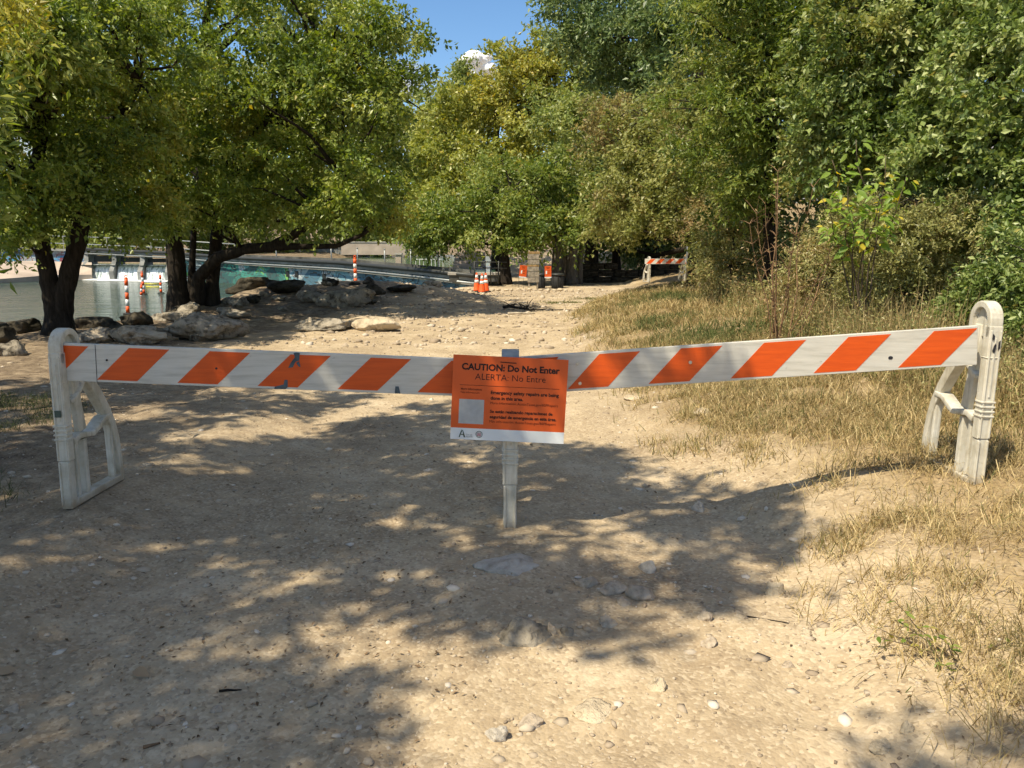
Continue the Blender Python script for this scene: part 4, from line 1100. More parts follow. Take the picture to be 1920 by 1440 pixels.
for i, (x, y, w, lab) in enumerate(((-8.2, 12.2, .8, "dark broken rock at the left edge below the squared brown boulder"), (-7.4, 11.2, .55, "small rock in dappled shade left of the left leg's head"), (-9.0, 12.9, .7, "dark rock between the left edge and the forked trunk"), (-6.5, 12.9, .6, "rock wedged behind the pale jagged boulder"), (-5.6, 13.4, .5, "small pale rock behind the largest grey boulder"), (-3.9, 14.6, .35, "little tan rock between the largest boulder and the ledge"), (-7.0, 13.6, .75, "dark rock filling the gap right of the forked trunk"))):
    rock("bank_rock", lab, x, y, (w, w * .8, w * .6), ("rock_dark", "rock_grey")[i % 2], 200 + i * 2.3, .3, i, 4, .9, .3, "smaller rocks among the bank boulders")
for i in range(26):
    t_ = random.random()
    x, y = (-9.6 + 5.2 * t_ + random.gauss(0, .7), 15.2 + 8.6 * t_ + random.gauss(0, .8))
    w = random.uniform(.3, .75)
    rock("shaded_rock", "small dark rock in the shaded jumble around the many trunked tree", x, y, (w, w * .8, w * .5), "rock_dark" if i % 2 else "rock_grey", 140 + i * 1.7, .3, random.uniform(0, 3), 4, .9, .28, "shaded rocks around the many trunked tree")
# stones in the path
# x, y, width, depth, height above ground, material, label, angularity
ST = [
 (0.0, 3.494, 0.312, 0.246, 0.05, 'rock_blue', 'flat angular grey slab set in the path below the middle leg', 0.95),
 (0.034, 2.826, 0.262, 0.2, 0.09, 'rock_grey', 'long rounded grey stone in the shade, largest in the foreground path', 0.3),
 (0.158, 2.851, 0.054, 0.043, 0.045, 'stone_small', 'small round pale stone touching the long grey one', 0.1),
 (0.225, 2.86, 0.067, 0.054, 0.045, 'rock_grey', 'small grey brown stone right of the long grey one', 0.8),
 (0.34, 3.333, 0.117, 0.094, 0.05, 'stone_small', 'pale wedge shaped stone in the middle of the path', 0.7),
 (0.459, 3.263, 0.136, 0.109, 0.04, 'stone_small', 'flat pale stone between the wedge stone and the heap', 0.5),
 (0.584, 3.223, 0.15, 0.12, 0.06, 'stone_small', 'rounded half buried stone at the edge of the shade', 0.3),
 (0.669, 3.544, 0.13, 0.104, 0.05, 'rock_blue', 'blue grey angular stone above the half buried one', 0.9),
 (0.484, 3.132, 0.078, 0.062, 0.03, 'stone_small', 'small flat stone below the half buried cluster', 0.5),
 (0.393, 2.952, 0.093, 0.074, 0.045, 'stone_small', 'tan chipped stone at the tip of the big shadow', 0.8),
 (0.26, 2.334, 0.147, 0.118, 0.03, 'rock_cream', 'broad flat cream stone flush with the lit path', 0.3),
 (-0.046, 2.2, 0.078, 0.062, 0.05, 'rock_blue', 'square grey block at the bottom of the path', 0.95),
 (0.059, 2.274, 0.095, 0.076, 0.03, 'stone_small', 'tan flat stone right of the square grey block', 0.5),
 (0.515, 2.459, 0.073, 0.059, 0.05, 'rock_cream', 'single cream stone in the sunlit path', 0.8),
 (1.098, 4.342, 0.112, 0.089, 0.085, 'rock_blue', 'upright grey stone at the foot of the grassy bank', 0.8),
 (1.186, 3.224, 0.109, 0.087, 0.07, 'rock_cream', 'cream square slab lying at the foot of the bank', 0.95),
 (1.168, 2.83, 0.057, 0.045, 0.03, 'rock_cream', "small bright white stone on the bank's edge", 0.6),
 (0.812, 2.987, 0.067, 0.054, 0.035, 'stone_small', 'tan pebble sized stone left of the cream slab', 0.4),
 (0.772, 2.777, 0.081, 0.065, 0.03, 'stone_small', 'flat pale stone half sunk in lit dirt', 0.4),
 (1.027, 2.64, 0.053, 0.043, 0.03, 'stone_small', 'lone small stone in the lit dirt right of centre', 0.5),
 (1.145, 2.138, 0.091, 0.073, 0.03, 'rock_cream', 'flat cream stone near the bottom right corner', 0.4),
 (1.238, 2.174, 0.057, 0.045, 0.04, 'rock_cream', 'little cream stone with leaf litter, bottom right', 0.7),
 (-1.65, 2.267, 0.053, 0.042, 0.03, 'stone_small', 'little stone at the left edge of the shaded path', 0.3),
 (-1.699, 2.377, 0.05, 0.04, 0.025, 'stone_small', 'pale pebble near the lower left corner', 0.3),
 (-0.998, 2.368, 0.054, 0.043, 0.03, 'stone_small', 'oval pale stone in the lower left shade', 0.2),
 (-1.804, 2.655, 0.049, 0.039, 0.025, 'rock_cream', 'whitish oval pebble in the left shade', 0.2),
 (-2.039, 3.372, 0.053, 0.042, 0.02, 'stone_small', 'pale pebble below the left barricade leg', 0.3),
 (1.635, 6.358, 0.234, 0.168, 0.06, 'rock_cream', 'cream stone in straw grass under the right board', 0.6),
 (1.258, 7.723, 0.221, 0.133, 0.05, 'rock_cream', "cream stone by the sign's right edge beyond the board", 0.6),
 (0.196, 5.967, 0.154, 0.077, 0.03, 'rock_grey', 'flat grey stone behind the middle leg', 0.6),
 (1.583, 19.004, 0.213, 0.17, 0.1, 'rock_grey', 'small dark stone beyond the sticks on the far path', 0.7),
 (2.845, 15.668, 0.156, 0.124, 0.14, 'rock_cream', 'white stone on the far grassy mound', 0.6),
 (4.794, 19.175, 0.496, 0.396, 0.32, 'rock_grey', 'grey rounded rock in weeds under the brown thicket', 0.4),
]
for i, (x, y, w, d, h, mt, lab, an) in enumerate(ST):
    rock("stone", lab, x, y, (w, d, h * 1.7), mt, 31.3 + i * 1.37, 0.5, random.uniform(-.4, .4), 4, max(an, .6), 0.24, "stones lying in the path", cat="stone")

# gravel and leaf litter
def scatter(name, x, y, s, mat, label, cat, flat=0.5, tm=.62, lift=.08):
    v, f = ICO[1]
    n = len(x)
    jit = 1 + 0.28 * rng.normal(0, 1, (n, len(v), 1)).clip(-1.2, 1.2)
    V = v[None] * jit * np.stack([s * rng.uniform(.6, 1.15, n), s * rng.uniform(.5, 1.0, n), s * rng.uniform(.3, .75, n) * (flat / .5)], 1)[:, None, :]
    a = rng.uniform(0, 6.283, n)
    ca, sa = np.cos(a)[:, None], np.sin(a)[:, None]
    X = V[..., 0] * ca - V[..., 1] * sa + x[:, None]
    Y = V[..., 0] * sa + V[..., 1] * ca + y[:, None]
    Z = V[..., 2] + (ground_z(x, y) + s * lift)[:, None]
    VV = np.stack([X, Y, Z], -1).reshape(-1, 3)
    FF = (f[None] + (np.arange(n) * len(v))[:, None, None]).reshape(-1, 3)
    ti_ = np.repeat(np.clip(rng.normal(tm, .18, n), .15, 1), len(v))
    tag(obj(name, np_mesh(name, VV, FF, True, {"tint": ti_}), M[mat]), label, cat, kind="stuff")
N = 11000
yy = np.exp(rng.uniform(np.log(1.7), np.log(13), N))
xx = rng.uniform(-1, 1, N) * (0.72 * yy + .4)
xr = np.interp(yy, YR, XR)
keep = (xx < xr + .9) & (rng.random(N) < 0.35 + 0.65 * sstep(-.4, .5, fbm(np.stack([xx, yy, xx * 0], 1) * .9 + 90, 3)))
xx, yy = xx[keep], yy[keep]
ss = np.exp(rng.normal(np.log(0.0052), 0.52, len(xx))) * (0.75 + 0.10 * yy)
scatter("gravel", xx, yy, np.clip(ss, 0.003, 0.035), "gravel", "loose pale gravel and pebbles strewn over the dirt path", "gravel")
N = 300
yy = np.exp(rng.uniform(np.log(1.8), np.log(12), N)); xx = rng.uniform(-1, 1, N) * (0.68 * yy + .3)
keep = xx < np.interp(yy, YR, XR) + .5
xx, yy = xx[keep], yy[keep]
scatter("embedded_stones", xx, yy, rng.uniform(.014, .04, len(xx)) * (.8 + .06 * yy), "gravel", "flat pale stones half sunk in the path", "gravel", .24, .78, .0)
N = 2600
yy = rng.uniform(12, 31, N); xx = rng.uniform(-1, 1, N) * 4.2
xr = np.interp(yy, YR, XR)
keep = (xx < xr + .4) & (xx > -4.5 + .05 * (yy - 12))
xx, yy = xx[keep], yy[keep]
scatter("far_gravel", xx, yy, np.clip(np.exp(rng.normal(np.log(0.035), 0.45, len(xx))), .015, .11), "gravel", "pale rubble on the far half of the path", "gravel")

N = 4200
yy = np.exp(rng.uniform(np.log(1.8), np.log(14), N)); xx = -0.9 - rng.gamma(1.7, 1.1, N) * (0.5 + .12 * yy) + 0.8
k2 = rng.random(N) < 0.22
xx = np.where(k2, np.interp(yy, YR, XR) + rng.normal(.45, .45, N), xx)
keep = np.abs(xx) < 0.72 * yy + .5
xx, yy = xx[keep], yy[keep]; n = len(xx)
pos_ = np.stack([xx, yy, ground_z(xx, yy) + .006], 1)
lm = leaf_mesh("fallen_leaves", pos_, rng.normal(0, 1, (n, 3)) * np.array([1, 1, .15]), rng.normal(0, .25, (n, 3)) + np.array([0, 0, 1]), rng.uniform(.008, .026, n) * (1 + .06 * yy), 0.4, rng.random(n), np.zeros(n))
tag(obj("fallen_leaves", lm, M["litter"]), "dry brown leaves and bark chips scattered on the path", "leaves", kind="stuff")

# sticks and branches on the ground
def stick(name, label, a, b, r, mat, amp=.05, twigs=0, cat="stick"):
    A = Vector((a[0], a[1], gz(a[0], a[1]) + r)); B_ = Vector((b[0], b[1], gz(b[0], b[1]) + r))
    pp = crooked(A, B_, 8, amp)
    mb = MB().tube([p - A for p in pp], [r * (1 - .5 * j / 8) for j in range(9)], 7, True, .12)
    for j in range(twigs):
        q = pp[random.randint(2, 8)] - A
        d = Vector((random.gauss(0, 1), random.gauss(0, .6), random.uniform(.1, .8))).normalized() * random.uniform(.15, .45)
        mb.tube([q, q + d * .5 + Vector((0, 0, .03)), q + d], [r * .4, r * .3, r * .12], 4, False)
    o = mb.build(name, M[mat], None, True)
    o.location = A
    return tag(o, label, cat)
stick("fallen_log", "pale bleached log lying level on the shaded mound", (-5.65, 20.714), (-3.848, 20.131), .075, "wood_pale", .02, 0, "log")
stick("fallen_branch", "dark broken branch with twigs across the far path", (-0.231, 20.801), (0.557, 20.093), .045, "bark", .12, 14, "branch")
stick("long_stick", "pale straight stick just below the dark branch", (-0.105, 18.961), (0.566, 18.961), .03, "wood_pale", .03)
stick("thin_stick", "thin dark stick near the dark branch pointing right", (0.562, 20.265), (1.574, 20.265), .022, "bark", .04)
stick("bank_twig", "thin straight twig in the lit dirt left of the bank", (0.98, 2.988), (1.132, 2.919), .004, "bark", .02)
stick("fallen_twig", "bent dark twig lying in the left shade of the path", (-1.038, 2.487), (-0.962, 2.497), .005, "bark", .08, 0)
stick("path_twig", "short brown twig at the lower left of the path", (-1.154, 2.165), (-1.108, 2.18), .006, "dead_stalk", .05)
for i, (x, y, lab) in enumerate([(-1.386, 2.588, "curled pale dry leaf in the lower left shade"), (-1.812, 2.576, "curled green brown leaf at the left edge"), (-2.399, 5.593, "dark curled leaf in the shade beyond the left leg")]):
    o = big_leaf("curled_leaf", (0, 0, 0), (random.gauss(0, 1), random.gauss(0, .5), .3), (0, -.4, 1), .085, .5, M["litter"], None)
    o.location = (x, y, gz(x, y) + .012)
    tag(o, lab, "leaf", "single dry leaves on the path")

# ------------------------------------------------------------------ barricade
def leg_parts(parent):
    w = .066
    mb = MB()
    mb.box(-w / 2, w / 2, 0, .056, .27, .86)
    mb.box(-w / 2 + .004, w / 2 - .004, .003, .054, 0, .268)
    for sx_ in (-1, 1):
        mb.box(sx_ * .022 - .005, sx_ * .022 + .005, -.006, .03, .02, .262)
        mb.box(sx_ * .024 - .005, sx_ * .024 + .005, -.006, .03, .275, .84)
    for z in (.385, .41, .435, .46):
        mb.box(-w / 2 - .004, w / 2 + .004, -.008, .057, z, z + .011)
    mb.box(-.006, .006, -.005, .06, .49, .80)
    mb.box(-w / 2 - .003, w / 2 + .003, -.004, .05, .695, .702)
    mb.build("post", M["plastic"], parent, False, .008)
    head = MB()
    arc = [(.022, .80), (.022, .88)] + [(.105 - .083 * math.cos(a), .885 + .083 * math.sin(a)) for a in np.linspace(.15, math.pi - .15, 12)] + [(.188, .88), (.188, .78)]
    head.strip(arc, .036, w)
    head.build("head", M["plastic"], parent, False, .006)
    web = MB()
    wp_ = [(.03, .80), (.18, .80), (.18, .90)] + [(.105 + .075 * math.cos(a), .885 + .072 * math.sin(a)) for a in np.linspace(.2, math.pi - .2, 10)] + [(.03, .90)]
    n = len(wp_)
    vs = [(-.008, a, b) for a, b in wp_] + [(.008, a, b) for a, b in wp_]
    web.add(vs, [tuple(range(n)), tuple(range(2 * n - 1, n - 1, -1))] + [(i, i + n, (i + 1) % n + n, (i + 1) % n) for i in range(n)])
    web.build("head_web", M["plastic"], parent)
    MB().strip([(.15, .86), (.155, .70), (.165, .55), (.19, .40)], [.075, .07, .07, .075], .030).build("middle_strut", M["plastic"], parent, True, .004)
    MB().strip([(.185, .80), (.235, .73), (.30, .655), (.37, .57), (.44, .47), (.49, .38), (.525, .28), (.548, .15), (.556, .0)], [.06, .062, .064, .064, .06, .056, .05, .042, .036], .058).build("back_strut", M["plastic"], parent, True, .005)
    MB().strip([(.07, .585), (.12, .60), (.175, .635), (.225, .69), (.255, .74)], .022, .066).build("brace", M["plastic"], parent, True, .004)
    MB().strip([(.07, .365), (.13, .385), (.20, .375), (.27, .365), (.33, .39), (.40, .425), (.475, .43)], [.036, .034, .03, .03, .034, .03, .028], .070).build("brace", M["plastic"], parent, True, .005)
    MB().strip([(.105, .36), (.105, .03)], .030, .040).build("lower_strut", M["plastic"], parent, False, .005)
    MB().strip([(.185, .355), (.185, .03)], .038, .050).build("lower_strut", M["plastic"], parent, False, .005)
    MB().strip([(.475, .41), (.488, .03)], .022, .04).build("lower_strut", M["plastic"], parent, False, .004)
    MB().strip([(.052, .024), (.565, .024)], .042, .064).build("foot_rail", M["plastic"], parent, False, .006)

def clip_poly(poly, lo, hi):
    for bound, sgn in ((lo, 1), (hi, -1)):
        out = []
        for i, a in enumerate(poly):
            b = poly[(i + 1) % len(poly)]
            ia, ib = sgn * (a[0] - bound) >= 0, sgn * (b[0] - bound) >= 0
            if ia: out.append(a)
            if ia != ib:
                t_ = (bound - a[0]) / (b[0] - a[0])
                out.append((bound, a[1] + t_ * (b[1] - a[1])))
        poly = out
        if not poly: return poly
    return poly

def striped_board(parent, p0, p1, h, first, pitch, name="board"):
    """board from p0 to p1 (middle of its height); local X runs along it, faces -Y"""
    p0, p1 = Vector(p0), Vector(p1)
    e = p1 - p0
    ln = e.length
    b = MB().box(0, ln, 0, .026, -h / 2, h / 2).build(name, M["board"], parent, False, .003)
    ez = Vector((0, 0, 1))
    ex = e.normalized()
    ey = ez.cross(ex).normalized()
    ez = ex.cross(ey)
    b.matrix_local = Matrix(((ex.x, ey.x, ez.x, p0.x), (ex.y, ey.y, ez.y, p0.y), (ex.z, ey.z, ez.z, p0.z), (0, 0, 0, 1)))
    m = h / 2 - .013
    s = first
    while s < ln:
        wd = pitch / 2
        q = clip_poly([(s, -m), (s + wd, -m), (s + wd + 2 * m, m), (s + 2 * m, m)], .006, ln - .006)
        if len(q) >= 3:
            MB().prism(q, -.0012, .001).build("stripe", M["orange_sheet"], b)
        s += pitch
    return b

root = empty("barricade", (0, 4.05, 0))
RB = Vector((0, 4.05, 0))
LEGS = [((-2.435, 4.02, 0.115), "weathered white plastic leg in the shade"), ((-0.012, 4.03, -0.02), "grey topped middle leg behind the sign"), ((2.462, 3.90, 0.27), "sunlit white leg sunk in straw grass")]
for i, (p, lab) in enumerate(LEGS):
    lg = empty("leg", Vector(p) - RB)
    lg.parent = root
    leg_parts(lg)
    lg["label"] = lab
    if i == 1: lg.scale = (1.22, 1, 1)
    lg.rotation_euler = (R(-0.6), R((0.6, 0.2, 0.9)[i]), R((0, 0, -2)[i]))
legs_ = [c for c in root.children if c.name.startswith("leg")]
MB().box(-.020, .014, -.0075, -.0045, .515, .552).build("sticker", M["grey_ink"], legs_[0])
for zq, poly in enumerate(([(-.02, .80), (-.012, .79), (-.008, .81), (-.016, .822)], [(-.012, .735), (-.002, .722), (.004, .762), (-.003, .775)], [(.016, .74), (.024, .75), (.022, .79), (.015, .78)])):
    MB().prism(poly, -.0072, -.002).build("scuff_mark", M["scuff"], legs_[2])
h_b = 0.205
bl = striped_board(root, Vector((-2.428, 4.075, .924)) - RB, Vector((-0.02, 4.085, .826)) - RB, h_b, .197 - .431, .431)
br = striped_board(root, Vector((-0.01, 4.083, .842)) - RB, Vector((2.405, 3.94, 1.030)) - RB, h_b, .305 - .431, .431)
bl["label"] = "left striped board, shaded and scuffed"
br["label"] = "right striped board in sunlight"
# patches of tape, knots and bolts
def patch(parent, name, poly, mat, y=-.0016, th=.001):
    return MB().prism(poly, y - th, y + th * .3).build(name, M[mat], parent)
patch(bl, "tape", [(1.225, .015), (1.25, .02), (1.265, .05), (1.285, .058), (1.288, .10), (1.275, .101), (1.268, .101), (1.255, .098), (1.262, .075), (1.24, .045)], "tape")
patch(bl, "tape", [(1.268, .045), (1.285, .022), (1.292, .026), (1.284, .055)], "tape", -.0026)
patch(bl, "tape", [(1.15, -.101), (1.21, -.101), (1.222, -.088), (1.222, -.05), (1.205, -.05), (1.20, -.075), (1.178, -.082), (1.152, -.09)], "tape")
patch(bl, "tape", [(1.80, -.101), (1.83, -.101), (1.82, -.062), (1.802, -.062)], "tape")
patch(bl, "seam", [(.196, -.101), (.1985, -.101), (.1985, .101), (.196, .101)], "scuff", -.0014, .0006)
for s, z in ((.255, .095), (.84, -.01)):
    MB().prism([(s + .006 * math.cos(a), z * .2 + .006 * math.sin(a)) for a in np.linspace(0, 6.0, 9)], -.003, .001).build("knot", M["scuff"], bl)
for s, z in ((.365, .045), (.372, -.062), (.96, .012)):
    MB().prism([(s + .009 * math.cos(a), z + .009 * math.sin(a)) for a in np.linspace(0, 5.7, 10)], -.006, .001).build("bolt", M["bolt"], br)
MB().prism([(1.99 + .012 * math.cos(a), -.035 + .009 * math.sin(a)) for a in np.linspace(0, 5.7, 10)], -.002, .001).build("knot", M["scuff"], br)
tag(root, "orange and white striped A frame barricade across the path", "barricade")

# ------------------------------------------------------------------ caution sign
SW, SH = 0.605, 0.452
sg = empty("caution_sign", (-0.016, 3.985, 0.735))
sg.rotation_euler = (R(-1.5), R(2.9), R(0.5))
def sign_panel(name, mat, x0, x1, z0, z1, y, th):
    return MB().box(x0, x1, y, y + th, z0, z1).build(name, M[mat], sg)
sign_panel("orange_panel", "sign_orange", -SW / 2, SW / 2, -SH / 2 + .062, SH / 2, 0, .004)
sign_panel("white_band", "sign_white", -SW / 2, SW / 2, -SH / 2, -SH / 2 + .062, 0, .004)
sign_panel("blank_label", "label_grey", -SW / 2 + .04, -SW / 2 + .172, -SH / 2 + .086, -SH / 2 + .218, -.001, .0008)
sign_panel("rule_line", "thin_ink", -SW / 2 + .04, SW / 2 - .04, .0665, .0690, -.001, .0008)
def lettering(name, body, x, z, width, mat, bold=0.0, align='LEFT', parent=None, y=-.0012):
    cu = bpy.data.curves.new(name, 'FONT')
    cu.body = body
    cu.size = .05
    cu.offset = bold
    cu.extrude = .0002
    cu.resolution_u = 3
    tmp = bpy.data.objects.new(name, cu)
    C.objects.link(tmp)
    dg = bpy.context.evaluated_depsgraph_get()
    me_ = bpy.data.meshes.new_from_object(tmp.evaluated_get(dg))
    bpy.data.objects.remove(tmp)
    v = np.array([tuple(q.co) for q in me_.vertices])
    s = width / (v[:, 0].max() - v[:, 0].min())
    vx = (v[:, 0] - v[:, 0].min()) * s + x
    if align == 'CENTER': vx = vx - width / 2
    vz = v[:, 1] * s + z
    vy = -v[:, 2] + y
    me_.vertices.foreach_set("co", np.stack([vx, vy, vz], 1).astype(np.float32).ravel())
    me_.materials.clear()
    me_.materials.append(M[mat])
    return obj(name, me_, None, parent or sg)
lettering("heading", "CAUTION: Do Not Enter", 0.002, .150, .515, "ink", .0016, 'CENTER')
lettering("heading", "ALERTA: No Entre", 0.002, .099, .372, "ink", -.0004, 'CENTER')
lettering("small_print", "More information:", -SW / 2 + .046, .042, .112, "thin_ink", .0012)
lettering("small_print", "Más información:", -SW / 2 + .046, .024, .100, "thin_ink", 0)
xx0 = -SW / 2 + .205
lettering("message", "Emergency safety repairs are being", xx0, .026, .360, "ink", .0013)
lettering("message", "done in this area.", xx0, -.004, .172, "ink", .0013)
lettering("message", "More information: AustinTexas.gov/BSPRepairs", xx0, -.028, .358, "thin_ink", 0)
lettering("message", "Se están realizando reparaciones de", xx0, -.075, .332, "ink", .0013)
lettering("message", "seguridad de emergencia en esta área.", xx0, -.104, .354, "ink", .0013)
lettering("message", "Más información: AustinTexas.gov/BSPRepairs", xx0, -.128, .352, "thin_ink", 0)
# city marks on the white band: a looping letter A with two small lines of words, and a round seal
zb = -SH / 2 + .031
MB().prism([(-.258, zb - .020), (-.252, zb - .020), (-.240, zb + .014), (-.244, zb + .022), (-.249, zb + .010)], -.0012, -.0004).build("letter_mark", M["grey_ink"], sg)
MB().prism([(-.240, zb + .022), (-.236, zb + .018), (-.222, zb - .020), (-.231, zb - .020)], -.0013, -.0004).build("letter_mark", M["grey_ink"], sg)
MB().prism([(-.250, zb - .006), (-.232, zb - .008), (-.232, zb - .003), (-.249, zb - .002)], -.0014, -.0004).build("letter_mark", M["grey_ink"], sg)
lettering("mark_words", "CITY OF", -.220, zb - .008, .034, "grey_ink", 0)
lettering("mark_words", "AUSTIN", -.220, zb - .019, .036, "grey_ink", 0)
def ring(r0, r1, cx, cz, mat, name):
    n = 24
    mb = MB()
    vs = []
    for r in (r0, r1):
        for k in range(n):
            a = 2 * math.pi * k / n
            vs.append((cx + r * math.cos(a), -.0011, cz + r * math.sin(a)))
    mb.add(vs, [(k, (k + 1) % n, n + (k + 1) % n, n + k) for k in range(n)])
    mb.build(name, M[mat], sg)
ring(.0155, .0185, -.150, zb, "grey_ink", "seal_ring")
ring(.0120, .0132, -.150, zb, "grey_ink", "seal_ring")
for dx in (-.005, .005):
    MB().prism([(-.150 + dx - .003, zb - .009), (-.150 + dx + .003, zb - .009), (-.150 + dx + .0025, zb + .006), (-.150 + dx, zb + .010), (-.150 + dx - .0025, zb + .006)], -.0013, -.0004).build("seal_mark", M["seal_red"], sg)
MB().tube([(-.055, -.003, .198), (.03, -.004, .1955)], .0022, 5).build("tie_wire", M["ink"], sg)
MB().box(-.012, .012, .004, .03, .05, .19).build("backing_strap", M["grey_plastic"], sg)
tag(sg, "orange caution sign with black lettering hung on the barricade's middle", "sign")
# grey cap over the middle leg
cap = MB().strip([(-.012, .86), (-.012, .94), (.0, .985), (.03, 1.0), (.10, 1.0)], .012, .076)
co_ = cap.build("leg_cap", M["grey_metal"], [c for c in root.children if c.name.startswith("leg")][1], True, .003)
# ------------------------------------------------------------------ cones and water markers
def make_cone(label, x, y):
    root = empty("traffic_cone", (x, y, gz(x, y)))
    MB().box(-.19, .19, -.19, .19, 0, .035).build("base", M["rubber"], root, False, .012)
    prof = lambda z: .135 - (.135 - .028) * (z - .035) / (.715 - .035)
    MB().lathe([(.150, .034), (prof(.07), .07), (prof(.4), .4), (prof(.69), .69), (.024, .71)], 22).build("body", M["cone"], root, True)
    for z0, z1 in ((.33, .44), (.50, .63)):
        MB().lathe([(prof(z0) + .003, z0), (prof(z1) + .003, z1)], 22).build("collar", M["collar"], root, True)
    return tag(root, label, "traffic cone", "traffic cones at the end of the path")
for p, lab in (((-1.344, 29.5, -0.092), "leftmost of the three orange traffic cones"), ((-1.114, 28.8, -0.132), "frontmost of the three orange traffic cones"), ((-0.991, 29.3, -0.121), "rightmost of the three orange traffic cones")):
    make_cone(lab, p[0], p[1])

def make_marker(label, p, height, flip=0.0):
    root = empty("channel_marker", p)
    MB().lathe([(.17, 0), (.17, .03), (.12, .06), (.06, .07)], 16).build("base", M["rubber"], root, True)
    n = 5
    for k in range(n):
        z0, z1 = .06 + (height - .16) * k / n, .06 + (height - .16) * (k + 1) / n
        MB().lathe([(.058, z0), (.058, z1 - .002)], 14).build("band", M["cone"] if k % 2 == 0 else M["collar"], root, True)
    z = height - .10
    MB().lathe([(.050, z), (.052, z + .02), (.03, z + .04), (.03, z + .05)], 12).build("neck", M["cone"], root, True)
    MB().tube([(.0 + .042 * math.cos(a), 0, z + .075 + .045 * math.sin(a)) for a in np.linspace(-1.4, 4.5, 12)], .012, 6).build("handle", M["cone"], root, True)
    root.rotation_euler = (0, flip, 0)
    return tag(root, label, "marker post", "orange and white marker posts")
pm = (-13.247, 26.508)
make_marker("nearest orange and white marker post in the water, beside the forked trunk", (pm[0], pm[1], -.78), 1.32, .03)
pm = (-18.521, 38.846)
make_marker("orange and white marker post before the middle waterfall", (pm[0], pm[1], -.86), 1.15, -.02)
pm = (-18.298, 37.983)
make_marker("leaning marker post just left of the one before the middle waterfall", (pm[0], pm[1], -1.2), 0.95, .12)
pm = (-18.067, 39.748)
make_marker("marker post before the right waterfall beside the many trunked tree", (pm[0], pm[1], -.86), 1.0, .02)
make_marker("orange and white marker post on top of the dirt mound", ((-5.578, 27.6, 1.197)[0], 27.6, gz((-5.578, 27.6, 1.197)[0], 27.6) - .02), (-5.578, 27.6, 1.197)[2] - gz((-5.578, 27.6, 1.197)[0], 27.6) + .02)

# ------------------------------------------------------------------ dam, spillway, walkway
root = empty("dam", (DAM[2][0], DAM[2][1], WATER_Z))
RD = Vector(root.location)
def wall_strip(name, stations, mat, zb_fn, zt_fn, yo=0.0, thick=0.5, parent=root):
    """solid wall that follows the dam line; UV in metres along and up"""
    vs, fs, uvs = [], [], []
    s = 0.0
    for i, q in enumerate(stations):
        if i: s += math.hypot(q[0] - stations[i - 1][0], q[1] - stations[i - 1][1])
        zb_, zt_ = zb_fn(q), zt_fn(q)
        for (dy, z) in ((yo, zb_), (yo, zt_), (yo + thick, zt_), (yo + thick, zb_)):
            vs.append((q[0] - RD.x, q[1] + dy - RD.y, z - RD.z)); uvs.append((s, z + dy * 1.0))
    for i in range(len(stations) - 1):
        for k in range(4):
            fs.append((i * 4 + k, (i + 1) * 4 + k, (i + 1) * 4 + (k + 1) % 4, i * 4 + (k + 1) % 4))
    fs.append((0, 1, 2, 3)); e = (len(stations) - 1) * 4; fs.append((e + 3, e + 2, e + 1, e))
    me_ = bpy.data.meshes.new(name); me_.from_pydata(vs, [], fs)
    uvl = me_.uv_layers.new(name="UVMap")
    for lp in me_.loops: uvl.data[lp.index].uv = uvs[lp.vertex_index]
    bm = bmesh.new(); bm.from_mesh(me_); bmesh.ops.recalc_face_normals(bm, faces=bm.faces); bm.to_mesh(me_); bm.free()
    return obj(name, me_, M[mat], parent)
def lerp3(a, b, t_): return tuple(a[k] + (b[k] - a[k]) * t_ for k in range(3))
gblue, ggreen, spill, gsky = [DAM[0], DAM[1], DAM[2], lerp3(DAM[2], DAM[3], .45)], [lerp3(DAM[2], DAM[3], .45), DAM[3], DAM[4]], [DAM[4], DAM[5]], [DAM[5], DAM[6]]
wall_strip("graffiti_wall", gblue, "graffiti_blue", lambda q: -1.4, lambda q: q[2] - .12)
wall_strip("graffiti_wall", ggreen, "graffiti_green", lambda q: -1.4, lambda q: q[2] - .12)
wall_strip("graffiti_wall", gsky, "graffiti_sky", lambda q: 0.05, lambda q: q[2] - .12)
wall_strip("sill_wall", gsky, "concrete", lambda q: -1.4, lambda q: 0.04, -.25, .8)
wall_strip("spill_crest", spill, "concrete_dark", lambda q: -1.4, lambda q: .18, .25, .7)
wall_strip("walkway_slab", DAM, "concrete_grey", lambda q: q[2] - .12, lambda q: q[2], -.30, 1.6)
wall_strip("dark_kerb", DAM[:4], "concrete_dark", lambda q: q[2] + .004, lambda q: q[2] + .30, .3, .35)
wall_strip("pipe_ledge", DAM[:5], "concrete_grey", lambda q: q[2] - .34, lambda q: q[2] - .26, -.16, .155)
# piers and gates of the spillway
for t_ in (0.02, .32, .64, .97):
    q = lerp3(DAM[4], DAM[5], t_)
    x, y = q[0] - RD.x, q[1] - RD.y
    mb = MB()
    pr = [(-.9, -1.0), (-.9, -.2), (-.35, .5), (-.28, q[2] - .13), (.9, q[2] - .13), (.9, -1.0)]
    mb.add([(x - .16, y + a, b - RD.z) for a, b in pr] + [(x + .16, y + a, b - RD.z) for a, b in pr], [tuple(range(6)), tuple(range(11, 5, -1))] + [(i, i + 6, (i + 1) % 6 + 6, (i + 1) % 6) for i in range(6)])
    mb.build("pier", M["concrete_grey"], root)
for t_ in (.17, .48, .80):
    q = lerp3(DAM[4], DAM[5], t_)
    MB().box(q[0] - RD.x - 1.0, q[0] - RD.x + 1.0, q[1] - RD.y + .65, q[1] - RD.y + .75, .42 - RD.z, q[2] - .35 - RD.z).build("gate", M["dark_metal"], root)
